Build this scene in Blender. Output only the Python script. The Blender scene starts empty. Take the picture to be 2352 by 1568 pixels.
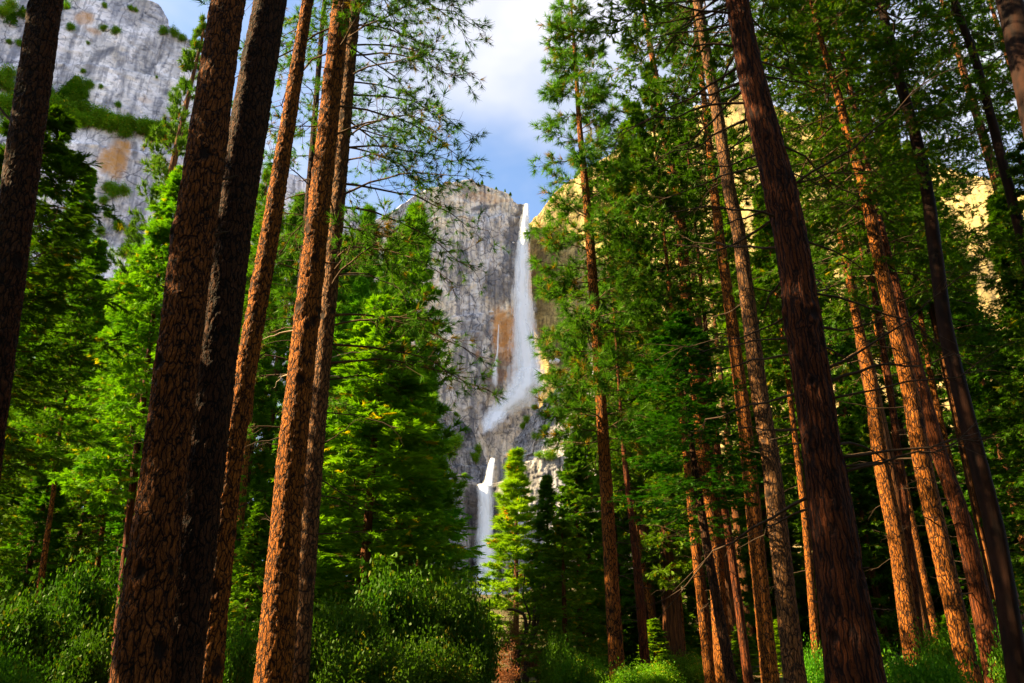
import bpy, math
import numpy as np
from mathutils import Vector

# ------------------------------------------------------------------ camera, sky, sun, exposure
SC = bpy.context.scene
COL = SC.collection
PITCH = math.radians(23.9)
FPX = 1806.0                       # focal length in units of a 2351-wide picture
CX, CY = 1175.5, 784.0
EYE = np.array((0.0, 0.0, 1.6))
FWD = np.array((0.0, math.cos(PITCH), math.sin(PITCH)))
UPV = np.array((0.0, -math.sin(PITCH), math.cos(PITCH)))
RGT = np.array((1.0, 0.0, 0.0))

cam = bpy.data.cameras.new('camera')
cam.sensor_width = 36.0
cam.lens = 36.0 * FPX / 2351.0
cam.clip_start = 0.1
cam.clip_end = 20000
camo = bpy.data.objects.new('camera', cam)
camo.location = EYE
camo.rotation_euler = (math.pi / 2 + PITCH, 0, 0)
COL.objects.link(camo)
SC.camera = camo

SUN_AZ = math.radians(-97.0)       # from the view direction, clockwise
SUN_EL = math.radians(33.0)
SUN_DIR = Vector((math.sin(SUN_AZ) * math.cos(SUN_EL), math.cos(SUN_AZ) * math.cos(SUN_EL), math.sin(SUN_EL)))

world = bpy.data.worlds.new('World')
SC.world = world
world.use_nodes = True
wn, wl = world.node_tree.nodes, world.node_tree.links
wn.clear()
w_out = wn.new('ShaderNodeOutputWorld')
w_bg = wn.new('ShaderNodeBackground')
w_sky = wn.new('ShaderNodeTexSky')
w_sky.sky_type = 'NISHITA'
w_sky.sun_disc = False
w_sky.sun_elevation = SUN_EL
w_sky.sun_rotation = SUN_AZ
w_sky.air_density = 1.0
w_sky.dust_density = 0.6
w_sky.ozone_density = 2.0
w_tc = wn.new('ShaderNodeTexCoord')
w_map = wn.new('ShaderNodeMapping')
w_map.inputs['Scale'].default_value = (1.0, 1.0, 1.7)
w_map.inputs['Location'].default_value = (0.05, 0.30, 0.18)
w_noise = wn.new('ShaderNodeTexNoise')
w_noise.inputs['Scale'].default_value = 2.3
w_noise.inputs['Detail'].default_value = 5.0
w_noise.inputs['Roughness'].default_value = 0.52
w_ramp = wn.new('ShaderNodeValToRGB')
w_ramp.color_ramp.elements[0].position = 0.40
w_ramp.color_ramp.elements[1].position = 0.72
w_mix = wn.new('ShaderNodeMix')
w_mix.data_type = 'RGBA'
w_mix.inputs[7].default_value = (3.3, 3.25, 3.4, 1)
wl.new(w_tc.outputs['Generated'], w_map.inputs['Vector'])
wl.new(w_map.outputs['Vector'], w_noise.inputs['Vector'])
w_dot = wn.new('ShaderNodeVectorMath'); w_dot.operation = 'DISTANCE'
w_dot.inputs[1].default_value = (0.0, math.cos(math.radians(47)), math.sin(math.radians(47)))
w_fall = wn.new('ShaderNodeMapRange'); w_fall.interpolation_type = 'SMOOTHSTEP'
w_fall.inputs[1].default_value = 0.0; w_fall.inputs[2].default_value = 0.30
w_fall.inputs[3].default_value = 0.26; w_fall.inputs[4].default_value = 0.0
w_add = wn.new('ShaderNodeMath'); w_add.operation = 'ADD'
wl.new(w_tc.outputs['Generated'], w_dot.inputs[0])
wl.new(w_dot.outputs['Value'], w_fall.inputs[0])
wl.new(w_fall.outputs[0], w_add.inputs[0]); wl.new(w_noise.outputs['Fac'], w_add.inputs[1])
wl.new(w_add.outputs[0], w_ramp.inputs['Fac'])
wl.new(w_ramp.outputs['Color'], w_mix.inputs[0])
wl.new(w_sky.outputs['Color'], w_mix.inputs[6])
wl.new(w_mix.outputs[2], w_bg.inputs['Color'])
w_bg.inputs['Strength'].default_value = 0.066
wl.new(w_bg.outputs['Background'], w_out.inputs['Surface'])

sun = bpy.data.lights.new('sun', 'SUN')
sun.energy = 5.0
sun.angle = math.radians(0.5)
sun.color = (1.0, 0.77, 0.42)
suno = bpy.data.objects.new('sun', sun)
suno.rotation_euler = (-SUN_DIR).to_track_quat('-Z', 'Y').to_euler()
suno.location = (-40, 0, 60)
COL.objects.link(suno)

SC.view_settings.view_transform = 'Standard'
SC.view_settings.look = 'None'
SC.view_settings.gamma = 1.0
SC.view_settings.exposure = 2.4
SC.view_settings.use_curve_mapping = False
SC.render.engine = 'CYCLES'
cy = SC.cycles
cy.use_denoising = True
cy.max_bounces = 6
cy.diffuse_bounces = 3
cy.glossy_bounces = 2
cy.transmission_bounces = 4
cy.transparent_max_bounces = 16
cy.volume_bounces = 1
cy.caustics_reflective = False
cy.caustics_refractive = False
cy.sample_clamp_indirect = 6.0

# ------------------------------------------------------------------ helpers: picture -> place
def ray(px, py):
    return FWD + RGT * ((px - CX) / FPX) + UPV * ((CY - py) / FPX)

def at(px, py, D):
    """point at ground distance D (world Y) seen at this picture position, and metres per picture unit there"""
    d = ray(px, py)
    t = D / d[1]
    return EYE + d * t, t / FPX

def project(P):
    q = P - EYE
    z = q @ FWD
    return CX + FPX * (q @ RGT) / z, CY - FPX * (q @ UPV) / z

# ------------------------------------------------------------------ helpers: noise
def _h(ix, iy, iz, seed):
    ix = ix.astype(np.int64); iy = iy.astype(np.int64); iz = iz.astype(np.int64)
    n = (ix * 374761393 + iy * 668265263 + iz * 2147483647 + seed * 974634777) & 0xFFFFFFFF
    n = ((n ^ (n >> 13)) * 1274126177) & 0xFFFFFFFF
    n = ((n ^ (n >> 16)) * 2246822519) & 0xFFFFFFFF
    n = n ^ (n >> 15)
    return (n & 0xFFFFFF) / float(0x1000000)

def vnoise(x, y, z=None, seed=0):
    x = np.asarray(x, float); y = np.asarray(y, float)
    z = np.zeros_like(x) if z is None else np.asarray(z, float)
    x, y, z = np.broadcast_arrays(x, y, z)
    x0, y0, z0 = np.floor(x), np.floor(y), np.floor(z)
    fx, fy, fz = x - x0, y - y0, z - z0
    fx = fx * fx * (3 - 2 * fx); fy = fy * fy * (3 - 2 * fy); fz = fz * fz * (3 - 2 * fz)
    r = 0
    for a in (0, 1):
        wa = fx if a else 1 - fx
        for b in (0, 1):
            wb = fy if b else 1 - fy
            for c in (0, 1):
                wc = fz if c else 1 - fz
                r = r + wa * wb * wc * _h(x0 + a, y0 + b, z0 + c, seed)
    return r

def fbm(x, y, z=None, seed=0, octaves=4, gain=0.5):
    s, a, t, f = 0, 1.0, 0.0, 1.0
    for o in range(octaves):
        s = s + a * (vnoise(x * f, y * f, None if z is None else z * f, seed + o * 17) - 0.5)
        t += a; a *= gain; f *= 2.03
    return s / t * 2

def voronoi(x, y, seed=0, wrap=None, jit=0.9):
    """F1, F2 and a random value of the nearest cell; x wraps round every `wrap` cells"""
    x0, y0 = np.floor(x), np.floor(y)
    f1 = np.full(x.shape, 9.0); f2 = np.full(x.shape, 9.0); cid = np.zeros(x.shape)
    zz = np.zeros_like(x0)
    for a in (-1, 0, 1):
        for b in (-1, 0, 1):
            cx, cyy = x0 + a, y0 + b
            hx = np.mod(cx, wrap) if wrap else cx
            px = cx + 0.5 + (_h(hx, cyy, zz, seed) - 0.5) * jit
            py = cyy + 0.5 + (_h(hx, cyy, zz + 1, seed) - 0.5) * jit
            d = np.hypot(x - px, y - py)
            near = d < f1
            f2 = np.where(near, f1, np.minimum(f2, d))
            cid = np.where(near, _h(hx, cyy, zz + 2, seed), cid)
            f1 = np.where(near, d, f1)
    return f1, f2, cid

def sstep(a, b, x):
    t = np.clip((x - a) / (b - a), 0, 1)
    return t * t * (3 - 2 * t)

# ------------------------------------------------------------------ helpers: meshes and objects
def make_mesh(name, V, F, mat=None, attrs=None, smooth=True):
    """V (n,3); F (m,3) or (m,4)"""
    V = np.asarray(V, np.float32); F = np.asarray(F, np.int32)
    k = F.shape[1]
    me = bpy.data.meshes.new(name)
    me.vertices.add(len(V)); me.vertices.foreach_set('co', V.ravel())
    me.loops.add(F.size); me.loops.foreach_set('vertex_index', F.ravel())
    me.polygons.add(len(F)); me.polygons.foreach_set('loop_start', np.arange(0, F.size, k, dtype=np.int32))
    if smooth:
        me.polygons.foreach_set('use_smooth', np.ones(len(F), dtype=bool))
    for kk, vv in (attrs or {}).items():
        a = me.attributes.new(kk, 'FLOAT', 'POINT')
        a.data.foreach_set('value', np.asarray(vv, np.float32).ravel())
    me.update(calc_edges=True)
    me.validate()
    if mat:
        me.materials.append(mat)
    return me

def link(name, me, parent=None, loc=(0, 0, 0)):
    o = bpy.data.objects.new(name, me)
    COL.objects.link(o)
    o.location = loc
    if parent is not None:
        o.parent = parent
    return o

def tag(o, label=None, cat=None, group=None, kind=None):
    if label: o['label'] = label
    if cat: o['category'] = cat
    if group: o['group'] = group
    if kind: o['kind'] = kind
    return o

def thing(name, label, cat, loc, group=None):
    return tag(link(name, None, None, loc), label, cat, group)

def grid_faces(nr, nc, wrap=False):
    r = np.arange(nr - 1)[:, None]
    c = np.arange(nc if wrap else nc - 1)[None, :]
    c2 = (c + 1) % nc
    a = r * nc + c; b = r * nc + c2; d = (r + 1) * nc + c; e = (r + 1) * nc + c2
    return np.stack([a + 0 * b, b + 0 * a, e + 0 * a, d + 0 * a], -1).reshape(-1, 4)

def norm(v):
    return v / np.maximum(np.linalg.norm(v, axis=-1, keepdims=True), 1e-9)

def tubes(P, R, m=4):
    """P (N,K,3) polylines, R (N,K) radii -> verts, quads"""
    N, K, _ = P.shape
    T = norm(np.gradient(P, axis=1))
    ref = np.where(np.abs(T[..., 2:3]) > 0.9, np.array((1.0, 0, 0)), np.array((0, 0, 1.0)))
    A = norm(np.cross(T, ref)); B = np.cross(T, A)
    th = np.arange(m) / m * 2 * math.pi
    V = P[:, :, None, :] + R[:, :, None, None] * (A[:, :, None, :] * np.cos(th)[:, None] + B[:, :, None, :] * np.sin(th)[:, None])
    f = grid_faces(K, m, True)
    F = (np.arange(N)[:, None, None] * (K * m) + f[None]).reshape(-1, 4)
    return V.reshape(-1, 3), F

def join(parts):
    V, F, n = [], [], 0
    for v, f in parts:
        V.append(v); F.append(f + n); n += len(v)
    return np.concatenate(V), np.concatenate(F)

# ------------------------------------------------------------------ materials
class NT:
    def __init__(self, name):
        self.m = bpy.data.materials.new(name)
        self.m.use_nodes = True
        self.n, self.l = self.m.node_tree.nodes, self.m.node_tree.links
        self.n.clear()
        self.out = self.n.new('ShaderNodeOutputMaterial')
    def new(self, t, **kw):
        x = self.n.new('ShaderNode' + t)
        for k, v in kw.items():
            setattr(x, k, v)
        return x
    def put(self, sock, v):
        if hasattr(v, 'is_output') or isinstance(v, bpy.types.NodeSocket):
            self.l.new(v, sock)
        elif isinstance(v, (tuple, list)) and len(v) == 3 and sock.type == 'RGBA':
            sock.default_value = (*v, 1)
        else:
            sock.default_value = v
    def attr(self, name):
        x = self.new('Attribute'); x.attribute_name = name
        return x.outputs['Fac']
    def pos(self, scale=(1, 1, 1), obj=True):
        tc = self.new('TexCoord')
        mp = self.new('Mapping')
        mp.inputs['Scale'].default_value = scale
        self.l.new(tc.outputs['Object'], mp.inputs['Vector'])
        return mp.outputs['Vector']
    def noise(self, vec, scale=1.0, detail=4, rough=0.55):
        x = self.new('TexNoise')
        self.put(x.inputs['Vector'], vec)
        x.inputs['Scale'].default_value = scale
        x.inputs['Detail'].default_value = detail
        x.inputs['Roughness'].default_value = rough
        return x.outputs['Fac']
    def vor(self, vec, scale=1.0, feature='DISTANCE_TO_EDGE'):
        x = self.new('TexVoronoi'); x.feature = feature
        self.put(x.inputs['Vector'], vec)
        x.inputs['Scale'].default_value = scale
        return x.outputs[0]
    def ramp(self, fac, stops, interp='LINEAR'):
        x = self.new('ValToRGB')
        cr = x.color_ramp; cr.interpolation = interp
        while len(cr.elements) < len(stops):
            cr.elements.new(0.5)
        for e, (p, c) in zip(cr.elements, stops):
            e.position = p
            e.color = (c, c, c, 1) if isinstance(c, (int, float)) else (*c, 1)
        self.put(x.inputs['Fac'], fac)
        return x.outputs['Color']
    def mix(self, fac, a, b, blend='MIX'):
        x = self.new('Mix'); x.data_type = 'RGBA'; x.blend_type = blend
        self.put(x.inputs[0], fac); self.put(x.inputs[6], a); self.put(x.inputs[7], b)
        return x.outputs[2]
    def math(self, op, a, b=0.0):
        x = self.new('Math'); x.operation = op
        self.put(x.inputs[0], a); self.put(x.inputs[1], b)
        return x.outputs[0]
    def bump(self, h, strength=0.5, dist=0.02):
        x = self.new('Bump')
        x.inputs['Strength'].default_value = strength
        x.inputs['Distance'].default_value = dist
        self.put(x.inputs['Height'], h)
        return x.outputs['Normal']
    def principled(self, color, rough=0.9, normal=None, spec=0.2):
        x = self.new('BsdfPrincipled')
        self.put(x.inputs['Base Color'], color); self.put(x.inputs['Roughness'], rough)
        x.inputs['Specular IOR Level'].default_value = spec
        if normal is not None:
            self.put(x.inputs['Normal'], normal)
        self.l.new(x.outputs[0], self.out.inputs['Surface'])
        return x

def mat_bark_plates(name, plate_a, plate_b, crack):
    t = NT(name)
    cell, crk = t.attr('cell'), t.attr('crack')
    p = t.pos()
    n1 = t.noise(t.pos((14, 14, 5)), 1.0, 5, 0.65)
    n2 = t.noise(p, 0.6, 3)
    plate = t.mix(cell, plate_a, plate_b)
    plate = t.mix(t.ramp(n1, [(0.35, 0.0), (0.75, 1.0)]), plate, tuple(c * 0.45 for c in plate_a))
    plate = t.mix(t.ramp(n2, [(0.42, 0.0), (0.7, 0.6)]), plate, (plate_a[0] * 0.55, plate_a[1] * 0.62, plate_a[2] * 0.75))
    col = t.mix(crk, crack, plate)
    t.principled(col, 0.88, t.bump(n1, 0.6, 0.02), 0.15)
    return t.m

def mat_bark_far(name, a, b, crack, sc=(9, 9, 2.4)):
    t = NT(name)
    warp = t.new('TexNoise'); warp.inputs['Scale'].default_value = 3.0; warp.inputs['Detail'].default_value = 3
    tc = t.new('TexCoord'); t.l.new(tc.outputs['Object'], warp.inputs['Vector'])
    ad = t.new('VectorMath'); ad.operation = 'MULTIPLY_ADD'
    t.l.new(warp.outputs['Color'], ad.inputs[0]); ad.inputs[1].default_value = (0.16, 0.16, 0.5)
    t.l.new(tc.outputs['Object'], ad.inputs[2])
    mp = t.new('Mapping'); mp.inputs['Scale'].default_value = sc
    t.l.new(ad.outputs[0], mp.inputs['Vector'])
    e = t.vor(mp.outputs['Vector'])
    mp2 = t.new('Mapping'); mp2.inputs['Scale'].default_value = tuple(2.3 * q for q in sc)
    t.l.new(ad.outputs[0], mp2.inputs['Vector'])
    e2 = t.vor(mp2.outputs['Vector'])
    cellc = t.new('TexVoronoi'); t.l.new(mp.outputs['Vector'], cellc.inputs['Vector'])
    sep = t.new('SeparateColor'); t.l.new(cellc.outputs['Color'], sep.inputs[0])
    n = t.noise(t.pos((3, 3, 1.0)), 1.0, 5, 0.65)
    n3 = t.noise(t.pos((30, 30, 9)), 1.0, 3, 0.6)
    c = t.ramp(e, [(0.02, 0.0), (0.17, 1.0)])
    c2 = t.ramp(e2, [(0.0, 0.45), (0.12, 1.0)])
    oi = t.new('ObjectInfo')
    base = t.mix(sep.outputs[0], a, b)
    base = t.mix(t.ramp(n, [(0.4, 0.0), (0.7, 0.7)]), base, tuple(x * 0.45 for x in a))
    base = t.mix(t.ramp(n3, [(0.4, 0.0), (0.8, 0.6)]), base, tuple(x * 0.5 for x in b))
    base = t.mix(t.math('MULTIPLY', oi.outputs['Random'], 0.4), base, tuple(x * 0.55 for x in a))
    cc = t.math('MULTIPLY', t.math('MULTIPLY', c, c2), t.math('SUBTRACT', 1.0, t.attr('scar')))
    h = t.math('ADD', cc, t.math('MULTIPLY', n3, 0.4))
    t.principled(t.mix(cc, crack, base), 0.9, t.bump(h, 0.8, 0.045), 0.15)
    return t.m

def mat_foliage(name, a, b, c, trans=0.35):
    """two leaf colours and a sparse third one, times the tree's own tint"""
    t = NT(name)
    oi = t.new('ObjectInfo')
    tint = t.attr('tint')
    col = t.ramp(tint, [(0.0, a), (0.55, b), (0.9, b), (1.0, c)])
    n = t.noise(t.pos((0.35, 0.35, 0.35)), 1.0, 2)
    col = t.mix(t.ramp(n, [(0.35, 0.0), (0.7, 0.55)]), col, a)
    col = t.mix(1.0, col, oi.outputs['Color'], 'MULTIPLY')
    d = t.new('BsdfDiffuse'); t.put(d.inputs['Color'], col)
    tr = t.new('BsdfTranslucent')
    t.put(tr.inputs['Color'], t.mix(1.0, col, (1.25, 1.3, 0.6), 'MULTIPLY'))
    g = t.new('BsdfGlossy'); g.inputs['Roughness'].default_value = 0.45
    g.inputs['Color'].default_value = (0.5, 0.55, 0.4, 1)
    m1 = t.new('MixShader'); m1.inputs[0].default_value = trans
    t.l.new(d.outputs[0], m1.inputs[1]); t.l.new(tr.outputs[0], m1.inputs[2])
    m2 = t.new('MixShader'); m2.inputs[0].default_value = 0.015
    t.l.new(m1.outputs[0], m2.inputs[1]); t.l.new(g.outputs[0], m2.inputs[2])
    t.l.new(m2.outputs[0], t.out.inputs['Surface'])
    return t.m

def mat_plain(name, a, b, sc=3.0):
    t = NT(name)
    n = t.noise(t.pos((sc, sc, sc)), 1.0, 4)
    t.principled(t.mix(n, a, b), 0.9, t.bump(n, 0.5, 0.02), 0.15)
    return t.m

def mat_rock(name, pale, grey, dark, orange=(0.42, 0.20, 0.06), scale=1.0):
    t = NT(name)
    k = scale
    broad = t.noise(t.pos((0.011 / k, 0.011 / k, 0.008 / k)), 1.0, 6, 0.62)
    streak = t.noise(t.pos((0.075 / k, 0.075 / k, 0.010 / k)), 1.0, 6, 0.6)
    fine = t.noise(t.pos((0.12 / k, 0.12 / k, 0.16 / k)), 1.0, 8, 0.72)
    warm = t.noise(t.pos((0.024 / k, 0.024 / k, 0.013 / k)), 1.0, 5, 0.6)
    col = t.mix(t.ramp(broad, [(0.36, 0.0), (0.62, 1.0)]), pale, grey)
    col = t.mix(t.ramp(warm, [(0.52, 0.0), (0.72, 0.55)]), col, (0.42, 0.32, 0.16))
    col = t.mix(t.ramp(streak, [(0.50, 0.0), (0.64, 0.75)]), col, dark)
    col = t.mix(t.ramp(fine, [(0.50, 0.0), (0.68, 0.9)]), col, dark)
    col = t.mix(t.ramp(fine, [(0.22, 0.55), (0.42, 0.0)]), col, tuple(min(0.8, c * 1.25) for c in pale))
    col = t.mix(1.0, col, t.ramp(t.attr('tone'), [(0.15, 0.70), (0.5, 1.05), (0.85, 1.35)]), 'MULTIPLY')
    thin = t.noise(t.pos((0.20 / k, 0.20 / k, 0.011 / k)), 1.0, 3, 0.5)
    col = t.mix(t.ramp(thin, [(0.56, 0.0), (0.61, 0.42)]), col, dark)
    wp = t.new('TexNoise'); wp.inputs['Scale'].default_value = 1.0; wp.inputs['Detail'].default_value = 4
    t.l.new(t.pos((0.03 / k, 0.03 / k, 0.03 / k)), wp.inputs['Vector'])
    ad = t.new('VectorMath'); ad.operation = 'MULTIPLY_ADD'
    t.l.new(wp.outputs['Color'], ad.inputs[0]); ad.inputs[1].default_value = (0.9, 0.9, 1.5)
    t.l.new(t.pos((0.042 / k, 0.042 / k, 0.026 / k)), ad.inputs[2])
    jt = t.ramp(t.vor(ad.outputs[0]), [(0.0, 1.0), (0.035, 0.0)])
    jt = t.math('MULTIPLY', jt, t.ramp(broad, [(0.42, 0.15), (0.56, 0.9)]))
    col = t.mix(jt, col, tuple(c * 0.5 for c in dark))
    crk = t.attr('crack')
    col = t.mix(t.ramp(crk, [(0.0, 0.95), (0.75, 0.0)]), col, tuple(c * 0.7 for c in dark))
    on = t.math('MULTIPLY', t.attr('orange'), t.ramp(fine, [(0.3, 1.0), (0.7, 0.45)]))
    col = t.mix(on, col, orange)
    dn = t.math('MULTIPLY', t.attr('wet'), t.ramp(streak, [(0.3, 1.0), (0.75, 0.5)]))
    col = t.mix(dn, col, tuple(c * 0.75 for c in dark))
    t.principled(col, 0.85, t.bump(fine, 0.7, 1.6 * k), 0.2)
    return t.m

M = {}
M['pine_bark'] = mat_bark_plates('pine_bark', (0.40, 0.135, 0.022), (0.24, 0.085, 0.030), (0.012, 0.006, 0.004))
M['brown_shaded_pine_bark'] = mat_bark_plates('brown_shaded_pine_bark', (0.30, 0.092, 0.014), (0.18, 0.058, 0.018), (0.006, 0.003, 0.002))  # brown plates, darkened in colour to stand for shade
M['dark_shaded_pine_bark'] = mat_bark_plates('dark_shaded_pine_bark', (0.060, 0.030, 0.018), (0.036, 0.022, 0.016), (0.006, 0.0045, 0.004))  # dark pine bark with the trunks' shade put into its colour
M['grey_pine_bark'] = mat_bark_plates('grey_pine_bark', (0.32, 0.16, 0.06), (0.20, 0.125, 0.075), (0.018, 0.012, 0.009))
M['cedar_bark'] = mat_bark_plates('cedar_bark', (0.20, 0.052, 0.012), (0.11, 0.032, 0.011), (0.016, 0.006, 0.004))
M['dark_shaded_cedar_bark'] = mat_bark_plates('dark_shaded_cedar_bark', (0.045, 0.015, 0.007), (0.028, 0.011, 0.006), (0.008, 0.004, 0.003))  # cedar bark darkened in colour in place of shade
M['far_bark'] = mat_bark_far('far_bark', (0.36, 0.125, 0.025), (0.22, 0.08, 0.03), (0.018, 0.009, 0.006))
M['far_pine_bark'] = mat_bark_far('far_pine_bark', (0.52, 0.165, 0.018), (0.34, 0.105, 0.018), (0.012, 0.006, 0.003), (14.5, 14.5, 3.4))
M['brown_shaded_plate_bark'] = mat_bark_far('brown_shaded_plate_bark', (0.32, 0.10, 0.016), (0.19, 0.062, 0.018), (0.006, 0.003, 0.002), (13.5, 13.5, 3.2))  # brown bark with shade put into the plate colours
M['dark_shaded_plate_bark'] = mat_bark_far('dark_shaded_plate_bark', (0.12, 0.045, 0.016), (0.07, 0.030, 0.014), (0.006, 0.004, 0.003), (13.5, 13.5, 3.2))  # dark plates, the shade on the trunks worked into the colour
M['far_grey_bark'] = mat_bark_far('far_grey_bark', (0.34, 0.145, 0.042), (0.22, 0.105, 0.048), (0.018, 0.012, 0.009), (12, 12, 3.4))
M['far_cedar_bark'] = mat_bark_far('far_cedar_bark', (0.26, 0.068, 0.014), (0.15, 0.042, 0.013), (0.02, 0.007, 0.004), (13, 13, 0.8))
M['red_cedar_bark'] = mat_bark_far('red_cedar_bark', (0.17, 0.043, 0.010), (0.095, 0.026, 0.008), (0.010, 0.004, 0.003), (12, 12, 0.7))
M['dead_wood'] = mat_plain('dead_wood', (0.028, 0.018, 0.012), (0.075, 0.045, 0.026), 6)
M['pale_wood'] = mat_plain('pale_wood', (0.50, 0.40, 0.28), (0.35, 0.27, 0.18), 6)
M['limb'] = mat_plain('limb', (0.05, 0.03, 0.02), (0.12, 0.07, 0.035), 4)
M['pine_needles'] = mat_foliage('pine_needles', (0.034, 0.115, 0.007), (0.095, 0.225, 0.007), (0.28, 0.15, 0.012), 0.38)
M['cedar_leaf'] = mat_foliage('cedar_leaf', (0.042, 0.140, 0.005), (0.135, 0.28, 0.005), (0.40, 0.30, 0.01), 0.42)
M['oak_leaf'] = mat_foliage('oak_leaf', (0.036, 0.120, 0.007), (0.11, 0.225, 0.008), (0.30, 0.26, 0.02), 0.40)
M['dry_leaf'] = mat_foliage('dry_leaf', (0.20, 0.075, 0.03), (0.27, 0.12, 0.05), (0.35, 0.16, 0.05), 0.3)

# ------------------------------------------------------------------ foliage units
def unit_tuft(n, seed, w=0.07, spread=1.15):
    """needles fanning from the end of a twig along +X, unit length"""
    r = np.random.default_rng(seed)
    V, F = [], []
    for i in range(n):
        ang = abs(r.normal(0, 0.55)) * spread + 0.12
        ro = r.uniform(0, 2 * math.pi)
        d = np.array((math.cos(ang), math.sin(ang) * math.cos(ro), math.sin(ang) * math.sin(ro)))
        b = np.array((-0.45 * r.random(), 0, 0))
        s = norm(np.cross(d, r.normal(size=3)))
        L = r.uniform(0.75, 1.1)
        V += [b - s * w / 2, b + s * w / 2, b + d * L]
        F.append((3 * i, 3 * i + 1, 3 * i + 2))
    return np.array(V), np.array(F)

def unit_spray(n, seed, w=0.10):
    """flat drooping cedar frond along +X in the XY plane, unit length"""
    r = np.random.default_rng(seed)
    V, F = [], []
    k = 0
    def leaf(p, d, L, ww):
        nonlocal k
        s = np.array((-d[1], d[0], 0.3 * r.normal()))
        V.extend([p - s * ww * 0.6, p + s * ww * 0.6, p + d * L + np.array((0, 0, -0.15 * L))])
        F.append((k, k + 1, k + 2))
        k += 3
    leaf(np.zeros(3), np.array((1.0, 0, -0.1)), 1.0, w * 0.7)
    for i in range(n):
        s = 0.05 + 0.8 * (i // 2 + r.random() * 0.7) / max(1, n / 2)
        sg = 1 if i % 2 else -1
        a = sg * r.uniform(0.35, 0.95)
        p = np.array((s, 0, -0.1 * s * s))
        leaf(p, np.array((math.cos(a), math.sin(a), r.uniform(-0.5, 0.15))), (0.62 - 0.4 * s) * r.uniform(0.8, 1.25), w)
    return np.array(V), np.array(F)

def unit_leaves(n, seed, size=0.35):
    r = np.random.default_rng(seed)
    V, F = [], []
    for i in range(n):
        c = norm(r.normal(size=3)) * r.random() ** 0.4
        d = norm(r.normal(size=3) + np.array((0, 0, 0.3))); s = norm(np.cross(d, r.normal(size=3)))
        L = size * r.uniform(0.7, 1.2)
        V += [c, c + d * L * 0.5 + s * L * 0.3, c + d * L, c + d * L * 0.5 - s * L * 0.3]
        F += [(4 * i, 4 * i + 1, 4 * i + 2), (4 * i, 4 * i + 2, 4 * i + 3)]
    return np.array(V), np.array(F)

def scatter(units, pos, axis, size, rng, tint, up=None):
    """put one of the units at every pos, its X along axis"""
    N = len(pos)
    X = norm(axis)
    ref = rng.normal(size=(N, 3)) if up is None else up
    Y = norm(np.cross(ref, X)); Z = np.cross(X, Y)
    which = rng.integers(0, len(units), N)
    parts, tints = [], []
    for k, (uv, uf) in enumerate(units):
        s = which == k
        n = int(s.sum())
        if not n:
            continue
        V = pos[s][:, None, :] + size[s][:, None, None] * (uv[None, :, 0:1] * X[s][:, None] + uv[None, :, 1:2] * Y[s][:, None] + uv[None, :, 2:3] * Z[s][:, None])
        F = (np.arange(n)[:, None, None] * len(uv) + uf[None]).reshape(-1, 3)
        parts.append((V.reshape(-1, 3), F))
        tints.append(np.repeat(tint[s], len(uv)))
    V, F = join(parts)
    return V, F, np.concatenate(tints)

def sample_poly(P, s):
    """P (N,K,3), s (N,M) in 0..1 -> positions (N,M,3) and tangents"""
    N, K, _ = P.shape
    x = np.clip(s, 0, 0.9999) * (K - 1)
    i = x.astype(int); f = (x - i)[..., None]
    n = np.arange(N)[:, None]
    a, b = P[n, i], P[n, np.minimum(i + 1, K - 1)]
    return a * (1 - f) + b * f, norm(b - a)

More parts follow.
